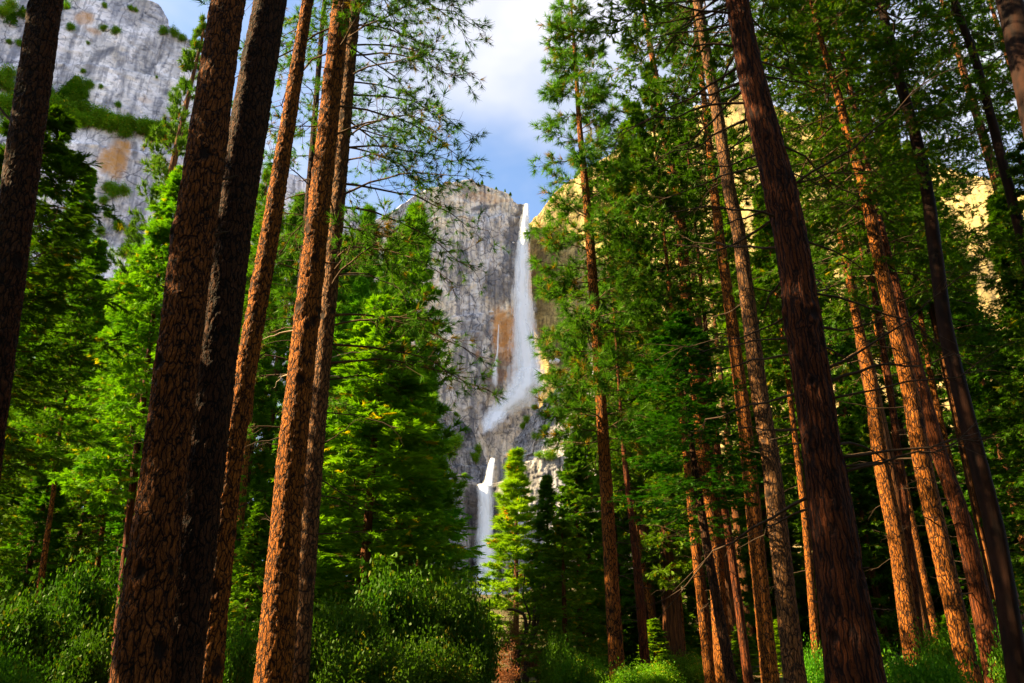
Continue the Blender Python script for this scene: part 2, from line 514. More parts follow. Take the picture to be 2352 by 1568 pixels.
def gen_crown(name, kind, L, R, nb, seed, ntw=12, nu=5, usize=0.35, prof=None, units=None, leafmat='cedar_leaf',
              slope=(-0.15, 0.55), curve=(0.0, 0.2), tip_only=False, twl=0.38, br=0.035, cbare=0.2, yellow=0.04):
    """foliage mesh and limb mesh of a crown of length L (base at z=0, apex at z=L) and radius R"""
    r = np.random.default_rng(seed)
    t = (np.arange(nb) + r.random(nb)) / nb
    az = np.arange(nb) * 2.39996 + r.normal(0, 0.5, nb)
    bl = R * np.array([prof(x) for x in t]) * r.uniform(0.62, 1.18, nb)
    K = 7
    s = np.linspace(0, 1, K)
    sl = (slope[0] + (slope[1] - slope[0]) * t + r.normal(0, 0.12, nb))[:, None]
    cu = (curve[0] + (curve[1] - curve[0]) * r.random(nb))[:, None]
    rad = bl[:, None] * s
    zz = (t * L * 0.985)[:, None] + bl[:, None] * (sl * s + cu * s * s)
    wob = np.cumsum(r.normal(0, 0.05, (nb, K)), 1) * bl[:, None]
    ca, sa = np.cos(az)[:, None], np.sin(az)[:, None]
    B = np.stack([ca * rad - sa * wob, sa * rad + ca * wob, np.minimum(zz, L * 1.0)], -1)
    BR = br * (0.35 + 0.65 * (bl / R))[:, None] * (1 - 0.8 * s)
    limb_parts = [tubes(B, BR, 4)]
    # twigs
    ts = cbare + (1 - cbare) * (np.arange(ntw) + r.random((nb, ntw))) / ntw
    p, tg = sample_poly(B, ts)
    side = np.where(np.arange(ntw) % 2, 1.0, -1.0)[None, :, None]
    lat = norm(np.cross(tg, np.array((0, 0, 1.0)))) * side
    d = norm(tg * 0.75 + lat * r.uniform(0.5, 1.1, (nb, ntw, 1)) + r.normal(0, 0.22, (nb, ntw, 3)))
    tl = (bl[:, None] * twl * (1.15 - 0.75 * ts) * r.uniform(0.6, 1.3, (nb, ntw)) + 0.12)[..., None]
    p1 = p + d * tl * 0.55
    p2 = p1 + norm(d + np.array((0, 0, 0.25 if tip_only else -0.12)) + r.normal(0, 0.15, d.shape)) * tl * 0.5
    TW = np.stack([p, p1, p2], 2).reshape(-1, 3, 3)
    nt = len(TW)
    limb_parts.append(tubes(TW, np.full((nt, 1), br * 0.22) * np.array((1.0, 0.75, 0.4)), 3))
    # foliage units on the twigs
    lo = 0.55 if tip_only else 0.1
    us = lo + (1 - lo) * (np.arange(nu) + r.random((nt, nu))) / nu
    if tip_only:
        us[:, -1] = 0.999
    up_, ut = sample_poly(TW, us)
    bt = np.repeat(r.random(nb), ntw)[:, None]
    tint = np.clip(0.1 + 0.5 * bt + 0.45 * (r.random((nt, nu)) - 0.35), 0, 0.88)
    tint = np.where(r.random((nt, nu)) < yellow, 1.0, tint)
    lat2 = r.normal(0, 0.5 if tip_only else 0.65, up_.shape)
    ax = ut + lat2 + np.array((0, 0, 0.15 if tip_only else -0.22))
    N = nt * nu
    upv = None if tip_only else (np.array((0, 0, 0.8)) + r.normal(0, 0.8, (N, 3)))
    V, F, T = scatter(units, up_.reshape(-1, 3), ax.reshape(-1, 3), usize * r.uniform(0.6, 1.25, N), r, tint.reshape(-1), upv)
    fol = make_mesh(name, V, F, M[leafmat], {'tint': T}, smooth=False)
    lv, lf = join(limb_parts)
    limbs = make_mesh(name + '_limbs', lv, lf, M['limb'])
    return dict(fol=fol, limbs=limbs, L=L, R=R)

TUFT = [unit_tuft(20, s, 0.075) for s in range(4)]
TUFT_FAR = [unit_tuft(11, s + 9, 0.13) for s in range(4)]
SPRAY = [unit_spray(10, s + 20, 0.105) for s in range(4)]
SPRAY_FAR = [unit_spray(7, s + 30, 0.20) for s in range(4)]
LEAVES = [unit_leaves(10, s + 40, 0.27) for s in range(4)]

cone = lambda x: max(0.05, (1 - x) ** 0.75) * min(1.0, 0.55 + 2.2 * x)
oval = lambda x: max(0.08, math.sin(math.pi * min(1, 0.12 + 0.88 * x) ** 0.8)) ** 0.7
spire = lambda x: max(0.04, 1 - x) ** 0.85
column = lambda x: max(0.06, (1 - x ** 2.2)) ** 0.8

CR = {}
CR['cedar'] = gen_crown('cedar_crown', 'cedar', 24, 3.2, 152, 1, 13, 6, 0.43, cone, SPRAY, slope=(-0.45, 0.45), curve=(0.0, 0.35))
CR['cedar_b'] = gen_crown('cedar_crown_b', 'cedar', 24, 3.2, 105, 2, 13, 6, 0.42, column, SPRAY, slope=(-0.5, 0.3), curve=(0.05, 0.4))
CR['cedar_far'] = gen_crown('cedar_crown_far', 'cedar', 24, 3.2, 110, 3, 11, 4, 0.62, spire, SPRAY_FAR, slope=(-0.4, 0.5), curve=(0.0, 0.3))
CR['cedar_open'] = gen_crown('cedar_crown_open', 'cedar', 24, 3.2, 70, 4, 13, 6, 0.34, column, SPRAY, slope=(-0.4, 0.4), curve=(0.0, 0.3), cbare=0.35)
CR['cedar_near'] = gen_crown('cedar_crown_near', 'cedar', 24, 3.2, 84, 17, 16, 9, 0.23, column, SPRAY, slope=(-0.4, 0.4), curve=(0.0, 0.3), cbare=0.3)
CR['pine'] = gen_crown('pine_crown', 'pine', 20, 3.2, 95, 5, 11, 4, 0.36, cone, TUFT_FAR, 'pine_needles', (-0.25, 0.7), (0.0, 0.3), True, cbare=0.25)
CR['pine_full'] = gen_crown('pine_crown_full', 'pine', 24, 3.2, 150, 6, 11, 4, 0.50, cone, TUFT_FAR, 'pine_needles', (-0.2, 0.75), (0.0, 0.35), True, cbare=0.15, yellow=0.02)
CR['pine_open'] = gen_crown('pine_crown_open', 'pine', 18, 3.4, 58, 7, 11, 3, 0.26, column, TUFT, 'pine_needles', (-0.35, 0.5), (-0.25, 0.15), True, cbare=0.3)
CR['pine_tier'] = gen_crown('pine_crown_tier', 'pine', 22, 3.2, 120, 8, 12, 4, 0.52, spire, TUFT_FAR, 'pine_needles', (-0.05, 0.35), (0.0, 0.12), True, cbare=0.1, yellow=0.03)

def gen_bush(name, R, H, nc, seed, leafmat='oak_leaf', size=0.30, n_stem=9):
    r = np.random.default_rng(seed)
    # lumps, then leaf clumps on and in them
    nl = 22
    lc = norm(r.normal(size=(nl, 3)) * np.array((1, 1, 0.75))) * (r.random((nl, 1)) ** 0.5) * 0.62
    lr = r.uniform(0.14, 0.36, nl)
    k = r.integers(0, nl, nc)
    p = lc[k] + norm(r.normal(size=(nc, 3))) * (lr[k] * (0.55 + 0.5 * r.random(nc)))[:, None]
    p = p * np.array((R, R, H * 0.55)) + np.array((0, 0, H * 0.5))
    p[:, 2] = np.maximum(p[:, 2], 0.05)
    lt = r.random(nl)
    ns_ = nc // 14                                               # upright shoots breaking the outline
    sk = r.integers(0, nc, ns_)
    sd = norm(p[sk] - np.array((0, 0, H * 0.25)) + r.normal(0, 0.3, (ns_, 3)) * R) * R * r.uniform(0.15, 0.42, (ns_, 1))
    q = (p[sk][:, None, :] + sd[:, None, :] * np.linspace(0.1, 1, 5)[None, :, None]).reshape(-1, 3)
    p = np.concatenate([p[: nc - len(q)], q]); k = np.concatenate([k[: nc - len(q)], np.repeat(k[sk], 5)])
    tint = np.clip(0.1 + 0.5 * lt[k] + 0.4 * (r.random(nc) - 0.3), 0, 0.88)
    tint = np.where(r.random(nc) < 0.06, 1.0, tint)
    V, F, T = scatter(LEAVES, p, r.normal(size=(nc, 3)), size * np.clip(np.exp(r.normal(0, 0.35, nc)), 0.5, 1.45), r, tint)
    fol = make_mesh(name, V, F, M[leafmat], {'tint': T}, smooth=False)
    K = 5
    s = np.linspace(0, 1, K)
    tip = lc[:n_stem] * np.array((R, R, H * 0.5)) + np.array((0, 0, H * 0.5))
    P = tip[:, None, :] * s[None, :, None] + np.cumsum(r.normal(0, 0.05, (n_stem, K, 3)), 1) * R * 0.3
    P[:, 0] = r.normal(0, 0.1, (n_stem, 3)) * np.array((1, 1, 0))
    v, f = tubes(P, np.full((n_stem, 1), 0.035) * (1.1 - 0.85 * s), 5)
    return dict(fol=fol, limbs=make_mesh(name + '_stems', v, f, M['limb']), L=H, R=R)

CR['bush'] = gen_bush('bush_foliage', 1.6, 2.2, 3600, 11)
CR['bush_b'] = gen_bush('bush_foliage_b', 1.6, 2.2, 3400, 12)
CR['bush_c'] = gen_bush('bush_foliage_c', 1.6, 2.0, 2800, 13, size=0.26)
CR['scrub'] = gen_bush('scrub_foliage', 3.0, 4.0, 420, 14, size=1.1)
CR['scrub_b'] = gen_bush('scrub_foliage_b', 3.0, 4.5, 380, 15, size=1.1)
CR['dry'] = gen_bush('dry_foliage', 1.6, 3.0, 420, 16, 'dry_leaf', 0.26)

# a plain tapering trunk shared by the trees of the far stands
def unit_trunk():
    K, m = 24, 12
    z = np.linspace(0, 1, K); th = np.arange(m) / m * 2 * math.pi
    rr = 1.0 - 0.88 * z + 0.35 * np.exp(-z * 30)
    wx = fbm(z * 3, z * 0 + 3.3, seed=5) * 0.6 * z
    V = np.stack([wx[:, None] + rr[:, None] * np.cos(th), 0 * th + rr[:, None] * np.sin(th), np.repeat(z[:, None], m, 1)], -1)
    return make_mesh('trunk', V.reshape(-1, 3), grid_faces(K, m, True), M['far_bark'])
TRUNK = unit_trunk()

# ------------------------------------------------------------------ ground
def ground_z(x, y):
    x = np.asarray(x, float); y = np.asarray(y, float)
    slope = 0.05 + 0.05 * sstep(2, 20, x)
    z = slope * np.clip(y - 12, 0, 110)
    z = z + 58 * sstep(150, 620, y) + 30 * sstep(600, 1100, y)
    z = z + 0.35 * fbm(x * 0.12, y * 0.12, seed=3, octaves=3) * sstep(4, 14, np.hypot(x, y))
    return z

def gz(x, y):
    return float(ground_z(np.array([x]), np.array([y]))[0])

def build_ground():
    n = 170
    s = np.linspace(-1, 1, n)
    a = np.sign(s) * (np.abs(s) * 60 + np.abs(s) ** 4 * 3400)
    X, Y = np.meshgrid(a, a + 40)
    Z = ground_z(X, Y)
    t = NT('forest_floor')
    n1 = t.noise(t.pos((0.5, 0.5, 0.5)), 1.0, 6, 0.65)
    n2 = t.noise(t.pos((9, 9, 9)), 1.0, 5, 0.7)
    c = t.mix(t.ramp(n1, [(0.4, 0.0), (0.6, 1.0)]), (0.09, 0.055, 0.03), (0.045, 0.075, 0.018))
    c = t.mix(t.ramp(n2, [(0.4, 0.0), (0.75, 0.8)]), c, (0.16, 0.09, 0.045))
    t.principled(c, 0.95, t.bump(n2, 0.7, 0.05), 0.1)
    me = make_mesh('ground', np.stack([X, Y, Z], -1).reshape(-1, 3), grid_faces(n, n), t.m)
    tag(link('ground', me), 'brown forest floor rising gently between the trees', None, None, 'structure')
build_ground()

# ------------------------------------------------------------------ cliffs
def interp(pts, x):
    xs, ys = zip(*pts)
    return np.interp(x, xs, ys)

CLIFF = {}
def build_cliff(name, rim, base, dist, mat, step, label, lean=0.12, amp=1.0, block=18.0, seed=0, ledges=(), orange=(), wet=(), back=120.0, rough=1.0, jag=1.0):
    """rim, base: [(px, py)] along the picture; dist: [(px, distance)].  A wall of vertical columns at their own
    distance, broken into blocks, ledges and cracks, with ground going back from the rim."""
    p0, p1 = rim[0][0], rim[-1][0]
    pxs = np.linspace(p0, p1, 400)
    D = interp(dist, pxs)
    top = np.array([at(a, interp(rim, a), d)[0] for a, d in zip(pxs, D)])
    low = np.array([at(a, interp(base, a), d)[0] for a, d in zip(pxs, D)])
    arc = np.concatenate([[0], np.cumsum(np.hypot(np.diff(top[:, 0]), np.diff(top[:, 1])))])
    nc = max(12, int(arc[-1] / step))
    u = np.linspace(0, arc[-1], nc)
    X0 = np.interp(u, arc, top[:, 0]); Y0 = np.interp(u, arc, top[:, 1])
    zt = np.interp(u, arc, top[:, 2]); zb = np.interp(u, arc, low[:, 2])
    sb_top = lean * (zt - zb) + sum(l[1] for l in ledges)
    zt = EYE[2] + (zt - EYE[2]) * (Y0 + sb_top) / Y0
    zt = zt + jag * step * 2.2 * fbm(u / (step * 9), u * 0, seed=seed + 5, octaves=5, gain=0.65)
    nr = max(12, int((zt.max() - zb.min()) / step))
    s = np.linspace(0, 1, nr)[:, None]
    Z = zb[None] + (zt - zb)[None] * s
    U = np.repeat(u[None], nr, 0)
    dx = np.gradient(X0); dy = np.gradient(Y0)
    nx, ny = dy, -dx
    ln = np.hypot(nx, ny); nx, ny = nx / ln, ny / ln           # outward, towards the viewer
    b = block
    w1 = fbm(U / (b * 2), Z / (b * 2), seed=seed + 1) * 0.6
    d = amp * (b * 0.6) * fbm(U / (b * 4.5), Z / (b * 9), seed=seed + 2, octaves=4)
    f1, f2, cid = voronoi(U / b + w1, Z / (b * 1.6) + w1 * 1.3, seed + 3)
    g1, g2, cid2 = voronoi(U / (b * 0.36) + w1 * 2, Z / (b * 0.62) + w1 * 2, seed + 4)
    h1, h2, cid3 = voronoi(U / (b * 0.14) + w1 * 3, Z / (b * 0.30) + w1 * 3, seed + 8)
    e1, e2, e3 = f2 - f1, g2 - g1, h2 - h1
    d = d + amp * b * (0.16 * (cid - 0.5) + 0.085 * (cid2 - 0.5) + 0.04 * (cid3 - 0.5)) * rough
    some = sstep(0.05, 0.45, fbm(U / (b * 1.4), Z / (b * 1.9), seed=seed + 13, octaves=3))
    some2 = sstep(0.15, 0.5, fbm(U / (b * 0.9), Z / (b * 1.1), seed=seed + 14, octaves=3))
    crack = np.minimum(1 - some * (1 - sstep(0.0, 0.09, e1)), 1 - 0.6 * some2 * (1 - sstep(0.0, 0.12, e2)))
    d = d - amp * b * 0.07 * some * (1 - sstep(0, 0.10, e1)) - amp * b * 0.03 * some2 * (1 - sstep(0, 0.12, e2))
    vert = fbm(U / (b * 0.25), Z / (b * 3.0), seed=seed + 6, octaves=4)
    d = d + amp * b * 0.09 * vert * rough + amp * b * 0.10 * fbm(U / (b * 0.30), Z / (b * 0.24), seed=seed + 7, octaves=5, gain=0.6) * rough
    setback = lean * (Z - zb[None])
    for line, depth, soft in ledges:                            # a step back above a line drawn across the wall
        px_of_u = np.interp(u, arc, pxs)
        zl = np.array([at(a, interp(line, a), interp(dist, a))[0][2] for a in px_of_u])[None]
        zl = zl + b * 0.35 * fbm(U / (b * 1.5), U * 0, seed=seed + 9)
        setback = setback + depth * sstep(0, soft, Z - zl)
    d = d - setback
    PX, PY = X0[None] + nx[None] * d, Y0[None] + ny[None] * d
    V = np.stack([PX, PY, Z], -1)
    # the top going back from the rim
    kb = np.array((0.01, 0.03, 0.08, 0.2, 0.45, 1.0))[:, None]
    last = V[-1]
    BX = last[None, :, 0] - nx[None] * kb * back; BY = last[None, :, 1] - ny[None] * kb * back
    BZ = last[None, :, 2] + kb * back * 0.10 + step * 1.5 * fbm(BX / (step * 6), BY / (step * 6), seed=seed + 11) * kb ** 0.4
    allV = np.concatenate([V, np.stack([BX, BY, BZ], -1)], 0)
    R = allV.shape[0]
    flat = allV.reshape(-1, 3)
    pu, pv = project(flat)
    wob = 0.9 * fbm(flat[:, 0] / b, flat[:, 2] / (b * 1.6), seed=seed + 12, octaves=5, gain=0.65)
    tone = np.concatenate([0.5 + 0.35 * (cid - 0.5) + 0.2 * (cid2 - 0.5) + 0.2 * (cid3 - 0.5) + 0.35 * fbm(U / (b * 1.2), Z / (b * 0.7) + U / b, seed=seed + 15, octaves=5, gain=0.65), np.full((6, nc), 0.5)], 0).reshape(-1)
    def blob(spots):
        m = np.zeros(len(flat))
        for (cx, cyy, rx, ry, rot, val) in spots:
            ca, sa = math.cos(rot), math.sin(rot)
            qx, qy = pu - cx, pv - cyy
            q = np.hypot((ca * qx + sa * qy) / rx, (-sa * qx + ca * qy) / ry) + wob
            m = np.maximum(m, val * (1 - sstep(0.55, 1.05, q)))
        return m
    cr = np.concatenate([crack, np.ones((6, nc))], 0).reshape(-1)
    me = make_mesh(name, flat, grid_faces(R, nc), mat, {'crack': cr, 'tone': tone, 'orange': blob(orange), 'wet': blob(wet)})
    o = tag(link(name, me), label, None, None, 'structure')
    CLIFF[name] = (o, flat, pu, pv, R, nc)
    return o

ROCK_PALE = mat_rock('pale_granite', (0.84, 0.80, 0.82), (0.60, 0.58, 0.64), (0.14, 0.15, 0.20), (0.55, 0.25, 0.03))
ROCK_GREY = mat_rock('grey_granite', (0.88, 0.75, 0.53), (0.58, 0.57, 0.60), (0.085, 0.095, 0.13), (0.68, 0.32, 0.08))
ROCK_SUNLIT = mat_rock('sunlit_granite', (0.44, 0.33, 0.12), (0.26, 0.19, 0.075), (0.05, 0.04, 0.025), (0.5, 0.28, 0.08))  # yellow of the sunlight put into the rock colour
ROCK_LOW = mat_rock('dark_granite', (0.38, 0.35, 0.32), (0.22, 0.22, 0.24), (0.028, 0.032, 0.045), (0.30, 0.15, 0.06), 0.45)

build_cliff('cliff_left', [(-220, -190), (-100, -170), (120, -70), (250, -25), (330, 2), (357, 48), (400, 75), (445, 100), (458, 150), (470, 210), (500, 260), (560, 330), (640, 400), (720, 440), (860, 520)],
            [(-220, 900), (860, 900)], [(-220, 590), (100, 655), (440, 730), (860, 880)], ROCK_PALE, 2.0,
            'pale granite cliff with a shrubby ledge high above the trees', lean=0.08, amp=0.8, block=24, seed=10, rough=0.8,
            ledges=(([(-420, 130), (100, 268), (200, 292), (300, 306), (430, 330), (860, 420)], 26, 20), ([(-420, 60), (0, 66), (140, 70), (260, 78), (330, 84), (440, 118), (860, 500)], 12, 8)),
            orange=((268, 372, 40, 60, 0.35, 1.0), (205, 40, 30, 20, 0.2, 0.8), (215, 70, 26, 10, 0.3, 0.7), (330, 230, 26, 8, 0.2, 0.35)),
            wet=((300, 20, 60, 40, 0, 0.5), (245, 120, 50, 12, -0.5, 0.9), (390, 110, 60, 30, 0.2, 0.45), (390, 215, 30, 10, 0.4, 0.8), (310, 350, 10, 30, 0, 0.8)))  # the wet mask only marks darker patches on this wall
build_cliff('cliff_upper', [(780, 560), (860, 525), (930, 490), (965, 465), (990, 445), (1020, 437), (1060, 426), (1085, 420), (1108, 417), (1130, 428), (1160, 434), (1185, 442), (1200, 452), (1208, 466), (1216, 470), (1235, 470)],
            [(780, 1180), (1235, 1180)], [(780, 960), (1235, 1150)], ROCK_GREY, 1.65,
            'tall grey granite wall beside the upper waterfall', lean=0.04, amp=0.62, block=18, seed=30, rough=1.5,
            ledges=(([(780, 760), (1050, 762), (1120, 760), (1170, 800), (1210, 850), (1235, 860)], 7, 4), ([(780, 720), (1050, 722), (1235, 700)], 5, 4), ([(780, 560), (1000, 478), (1235, 476)], 10, 8)),
            orange=((1170, 770, 60, 85, 0.35, 0.95), (1150, 860, 30, 20, 0, 0.7), (1185, 850, 26, 40, 0.3, 0.6), (1120, 455, 60, 12, 0.1, 0.35), (1218, 640, 12, 80, 0, 0.7)),
            wet=((1180, 560, 32, 110, 0.12, 0.95), (1150, 660, 50, 45, -0.3, 0.8), (1090, 760, 60, 24, 0.3, 0.6), (1130, 860, 40, 70, 0.2, 0.75), (1075, 870, 35, 60, 0, 0.55), (1100, 478, 45, 6, -0.15, 0.9)))
build_cliff('cliff_right', [(1170, 520), (1196, 492), (1222, 452), (1240, 432), (1270, 414), (1400, 330), (1560, 250), (1700, 215), (1900, 310), (2100, 372), (2260, 425), (2500, 470), (2900, 600)],
            [(1170, 1200), (1300, 1480), (2900, 1560)], [(1170, 1190), (1208, 1172), (1300, 1120), (1700, 960), (2300, 800), (2900, 700)], ROCK_SUNLIT, 3.4,
            'sunlit yellow granite cliff glowing through the trees', lean=0.10, amp=0.7, block=30, seed=50,
            wet=((1235, 640, 26, 90, 0, 0.6), (1260, 800, 60, 20, 0, 0.5)), orange=((1228, 600, 8, 60, 0, 0.7),))
build_cliff('cliff_middle_left', [(930, 930), (1000, 925), (1040, 922), (1060, 928), (1082, 934), (1100, 955), (1118, 978), (1130, 1005), (1138, 1040)],
            [(930, 1180), (1138, 1180)], [(930, 720), (1060, 750), (1138, 800)], ROCK_LOW, 0.85,
            'broken dark granite terrace left of the gully between the falls', lean=0.18, amp=0.9, block=9, seed=70, rough=1.5,
            ledges=(([(930, 960), (1138, 975)], 4, 3), ([(930, 1010), (1138, 1030)], 5, 3), ([(930, 1062), (1138, 1070)], 4, 3)),
            wet=((1085, 985, 40, 18, 0, 0.9), (1060, 1000, 14, 30, 0, 0.7)))
build_cliff('cliff_middle_right', [(1122, 1010), (1130, 990), (1150, 960), (1172, 938), (1192, 915), (1214, 882), (1240, 850), (1290, 832), (1380, 800), (1500, 770)],
            [(1122, 1180), (1500, 1180)], [(1122, 790), (1180, 740), (1300, 690), (1500, 660)], ROCK_LOW, 0.9,
            'jagged grey granite spur rising right of the gully', lean=0.28, amp=1.0, block=10, seed=90, rough=1.5,
            ledges=(([(1122, 1000), (1210, 960), (1500, 930)], 4, 3), ([(1122, 1050), (1500, 1020)], 5, 3)),
            wet=((1140, 990, 26, 30, 0.5, 0.9), (1215, 900, 20, 16, 0.6, 0.5)))
build_cliff('cliff_lower', [(930, 1110), (1000, 1096), (1030, 1090), (1068, 1088), (1098, 1104), (1110, 1117), (1126, 1114), (1140, 1090), (1165, 1072), (1200, 1058), (1235, 1052), (1285, 1048), (1340, 1070), (1450, 1090)],
            [(930, 1430), (1450, 1430)], [(930, 556), (1050, 580), (1082, 590), (1098, 622), (1128, 626), (1146, 606), (1450, 570)], ROCK_LOW, 0.75,
            'dark wet granite wall behind the lower waterfall', lean=0.12, amp=0.8, block=9, seed=110, rough=1.5,
            wet=((1082, 1170, 18, 75, 0.1, 0.9), (1100, 1270, 30, 90, 0.1, 0.9), (1140, 1180, 20, 90, 0, 0.85), (1210, 1090, 30, 20, 0, 0.8), (1230, 1120, 20, 20, 0, 0.6)))

# ------------------------------------------------------------------ falling water
def mat_water():
    t = NT('white_water')
    edge = t.attr('edge')
    st = t.noise(t.pos((0.22, 0.10, 0.016)), 1.0, 5, 0.6)
    cl = t.noise(t.pos((0.05, 0.05, 0.03)), 1.0, 4, 0.6)
    a = t.math('ADD', edge, t.math('MULTIPLY', t.math('SUBTRACT', st, 0.5), 1.1))
    a = t.math('ADD', a, t.math('MULTIPLY', t.math('SUBTRACT', cl, 0.5), 0.8))
    a = t.ramp(a, [(0.05, 0.0), (0.5, 0.55), (1.0, 1.0)])
    d = t.new('BsdfDiffuse')
    t.put(d.inputs['Color'], t.mix(st, (0.88, 0.91, 0.95), (0.97, 0.98, 0.99)))
    tl = t.new('BsdfTranslucent'); tl.inputs['Color'].default_value = (0.6, 0.66, 0.74, 1)
    m0 = t.new('MixShader'); m0.inputs[0].default_value = 0.12
    t.l.new(d.outputs[0], m0.inputs[1]); t.l.new(tl.outputs[0], m0.inputs[2])
    tr = t.new('BsdfTransparent')
    m1 = t.new('MixShader'); t.put(m1.inputs[0], a)
    t.l.new(tr.outputs[0], m1.inputs[1]); t.l.new(m0.outputs[0], m1.inputs[2])
    t.l.new(m1.outputs[0], t.out.inputs['Surface'])
    return t.m
WATER = mat_water()

def fall(path, label, bulge=0.5, layers=2, seed=0, dens=1.0, fade_end=0.0):
    """path [(px, py, width, distance)]: curtains of water bulging towards the viewer"""
    parts, att, n = [], [], 0
    for L in range(layers):
        nr, nc = 110, 14
        k = np.linspace(0, len(path) - 1, nr)
        arr = np.array(path, float)
        row = np.stack([np.interp(k, np.arange(len(path)), arr[:, j]) for j in range(4)], 1)
        # smooth the corners
        for _ in range(6):
            row[1:-1] = (row[:-2] + 2 * row[1:-1] + row[2:]) / 4
        V = np.zeros((nr, nc, 3)); E = np.zeros((nr, nc))
        a = np.linspace(-1, 1, nc)
        for i, (px, py, w, D) in enumerate(row):
            p, mp = at(px, py, D)
            hw = w * mp / 2 * (1.0 - 0.25 * L)
            V[i, :, 0] = p[0] + a * hw
            V[i, :, 1] = p[1] - bulge * hw * (1 - a * a) - L * hw * 0.25
            V[i, :, 2] = p[2]
            E[i] = (0.5 + 0.5 * np.cos(a * math.pi)) * dens
        wob = fbm(V[..., 0] * 0.15 + 9 * L, V[..., 2] * 0.05, seed=seed + L, octaves=4)
        V[..., 1] += wob * 2.0
        V[..., 0] += 0.12 * (row[:, 2:3] * 0.4) * fbm(V[..., 2] * 0.04, V[..., 0] * 0.0 + L, seed=seed + 7)
        tt = np.linspace(0, 1, nr)
        E = E * (0.6 + 0.4 * sstep(0, 0.03, tt))[:, None] * (1 - fade_end * sstep(0.72, 1.0, tt))[:, None] - (fade_end * 0.5 * sstep(0.8, 1.0, tt))[:, None]
        parts.append((V.reshape(-1, 3), grid_faces(nr, nc))); att.append(E.ravel())
    V, F = join(parts)
    me = make_mesh('waterfall', V, F, WATER, {'edge': np.concatenate(att)})
    return tag(link('waterfall', me), label, None, None, 'structure')

fall([(1209, 468, 14, 1132), (1206, 510, 26, 1126), (1200, 580, 44, 1118), (1198, 660, 58, 1110), (1202, 740, 74, 1102), (1208, 820, 94, 1094), (1212, 880, 112, 1086), (1208, 940, 118, 1080)],
     'tall white upper waterfall dropping down the grey granite wall', 0.12, 4, 1, 1.25, 0.4)
fall([(1220, 850, 90, 1070), (1210, 885, 120, 1066), (1180, 920, 115, 1062), (1148, 950, 96, 1060), (1126, 975, 60, 1040), (1114, 1000, 40, 1020)],
     'white spray sliding sideways into the gully under the upper waterfall', 0.15, 4, 4, 1.15, 0.7)
fall([(1145, 745, 5, 1085), (1143, 800, 8, 1080), (1136, 850, 16, 1075), (1136, 905, 24, 1070)], 'thin side trickle beside the tall upper waterfall', 0.2, 1, 6, 0.75, 0.8)
fall([(1132, 1052, 15, 622), (1127, 1075, 23, 619), (1122, 1100, 26, 616), (1118, 1118, 30, 613)], 'short white cascade feeding the lower waterfall', 0.2, 3, 8, 1.25)
fall([(1110, 1112, 40, 613), (1113, 1150, 44, 611), (1117, 1210, 50, 609), (1120, 1280, 60, 606), (1122, 1340, 70, 603), (1122, 1372, 76, 601)],
     'white lower waterfall dropping behind the trees', 0.2, 4, 10, 1.35)

def mist(label, px, py, D, sx, sy, sz, dens):
    p, mp = at(px, py, D)
    t = NT('spray_mist')
    g = t.new('TexGradient'); g.gradient_type = 'SPHERICAL'
    tc = t.new('TexCoord')
    t.l.new(tc.outputs['Object'], g.inputs['Vector'])
    n = t.noise(tc.outputs['Object'], 2.2, 3)
    d = t.math('MULTIPLY', t.math('MULTIPLY', g.outputs['Fac'], t.ramp(n, [(0.3, 0.2), (0.7, 1.0)])), dens)
    v = t.new('VolumePrincipled')
    v.inputs['Color'].default_value = (0.95, 0.97, 1, 1)
    v.inputs['Anisotropy'].default_value = 0.2
    t.put(v.inputs['Density'], d)
    t.l.new(v.outputs[0], t.out.inputs['Volume'])
    th = np.linspace(0, math.pi, 13)[:, None]; ph = np.linspace(0, 2 * math.pi, 25)[None, :-1]
    V = np.stack([np.sin(th) * np.cos(ph), np.sin(th) * np.sin(ph), np.cos(th) + 0 * ph], -1)
    me = make_mesh('mist', V.reshape(-1, 3), grid_faces(13, 24, True), t.m)
    o = link('mist', me, None, p)
    o.scale = (sx, sy, sz)
    return tag(o, label, None, None, 'stuff')
mist('white mist drifting at the foot of the upper waterfall', 1176, 930, 1045, 80, 30, 52, 0.16)
mist('thin mist around the lower half of the upper waterfall', 1216, 820, 1085, 52, 18, 100, 0.06)
mist('low spray at the foot of the lower waterfall', 1122, 1340, 596, 20, 8, 20, 0.12)

# ------------------------------------------------------------------ trees
def place_crown(root, key, x, y, z, r, L, rot, color=(1, 1, 1), name='crown'):
    c = CR[key]
    for nm, me in ((name, c['fol']), ('limbs' if name == 'crown' else 'stems', c['limbs'])):
        o = link(nm, me, root, (x, y, z))
        if nm != name: o['kind'] = 'stuff'
        o.scale = (r / c['R'], r / c['R'], L / c['L'])
        o.rotation_euler = (0, 0, rot)
        o.color = (*color, 1)

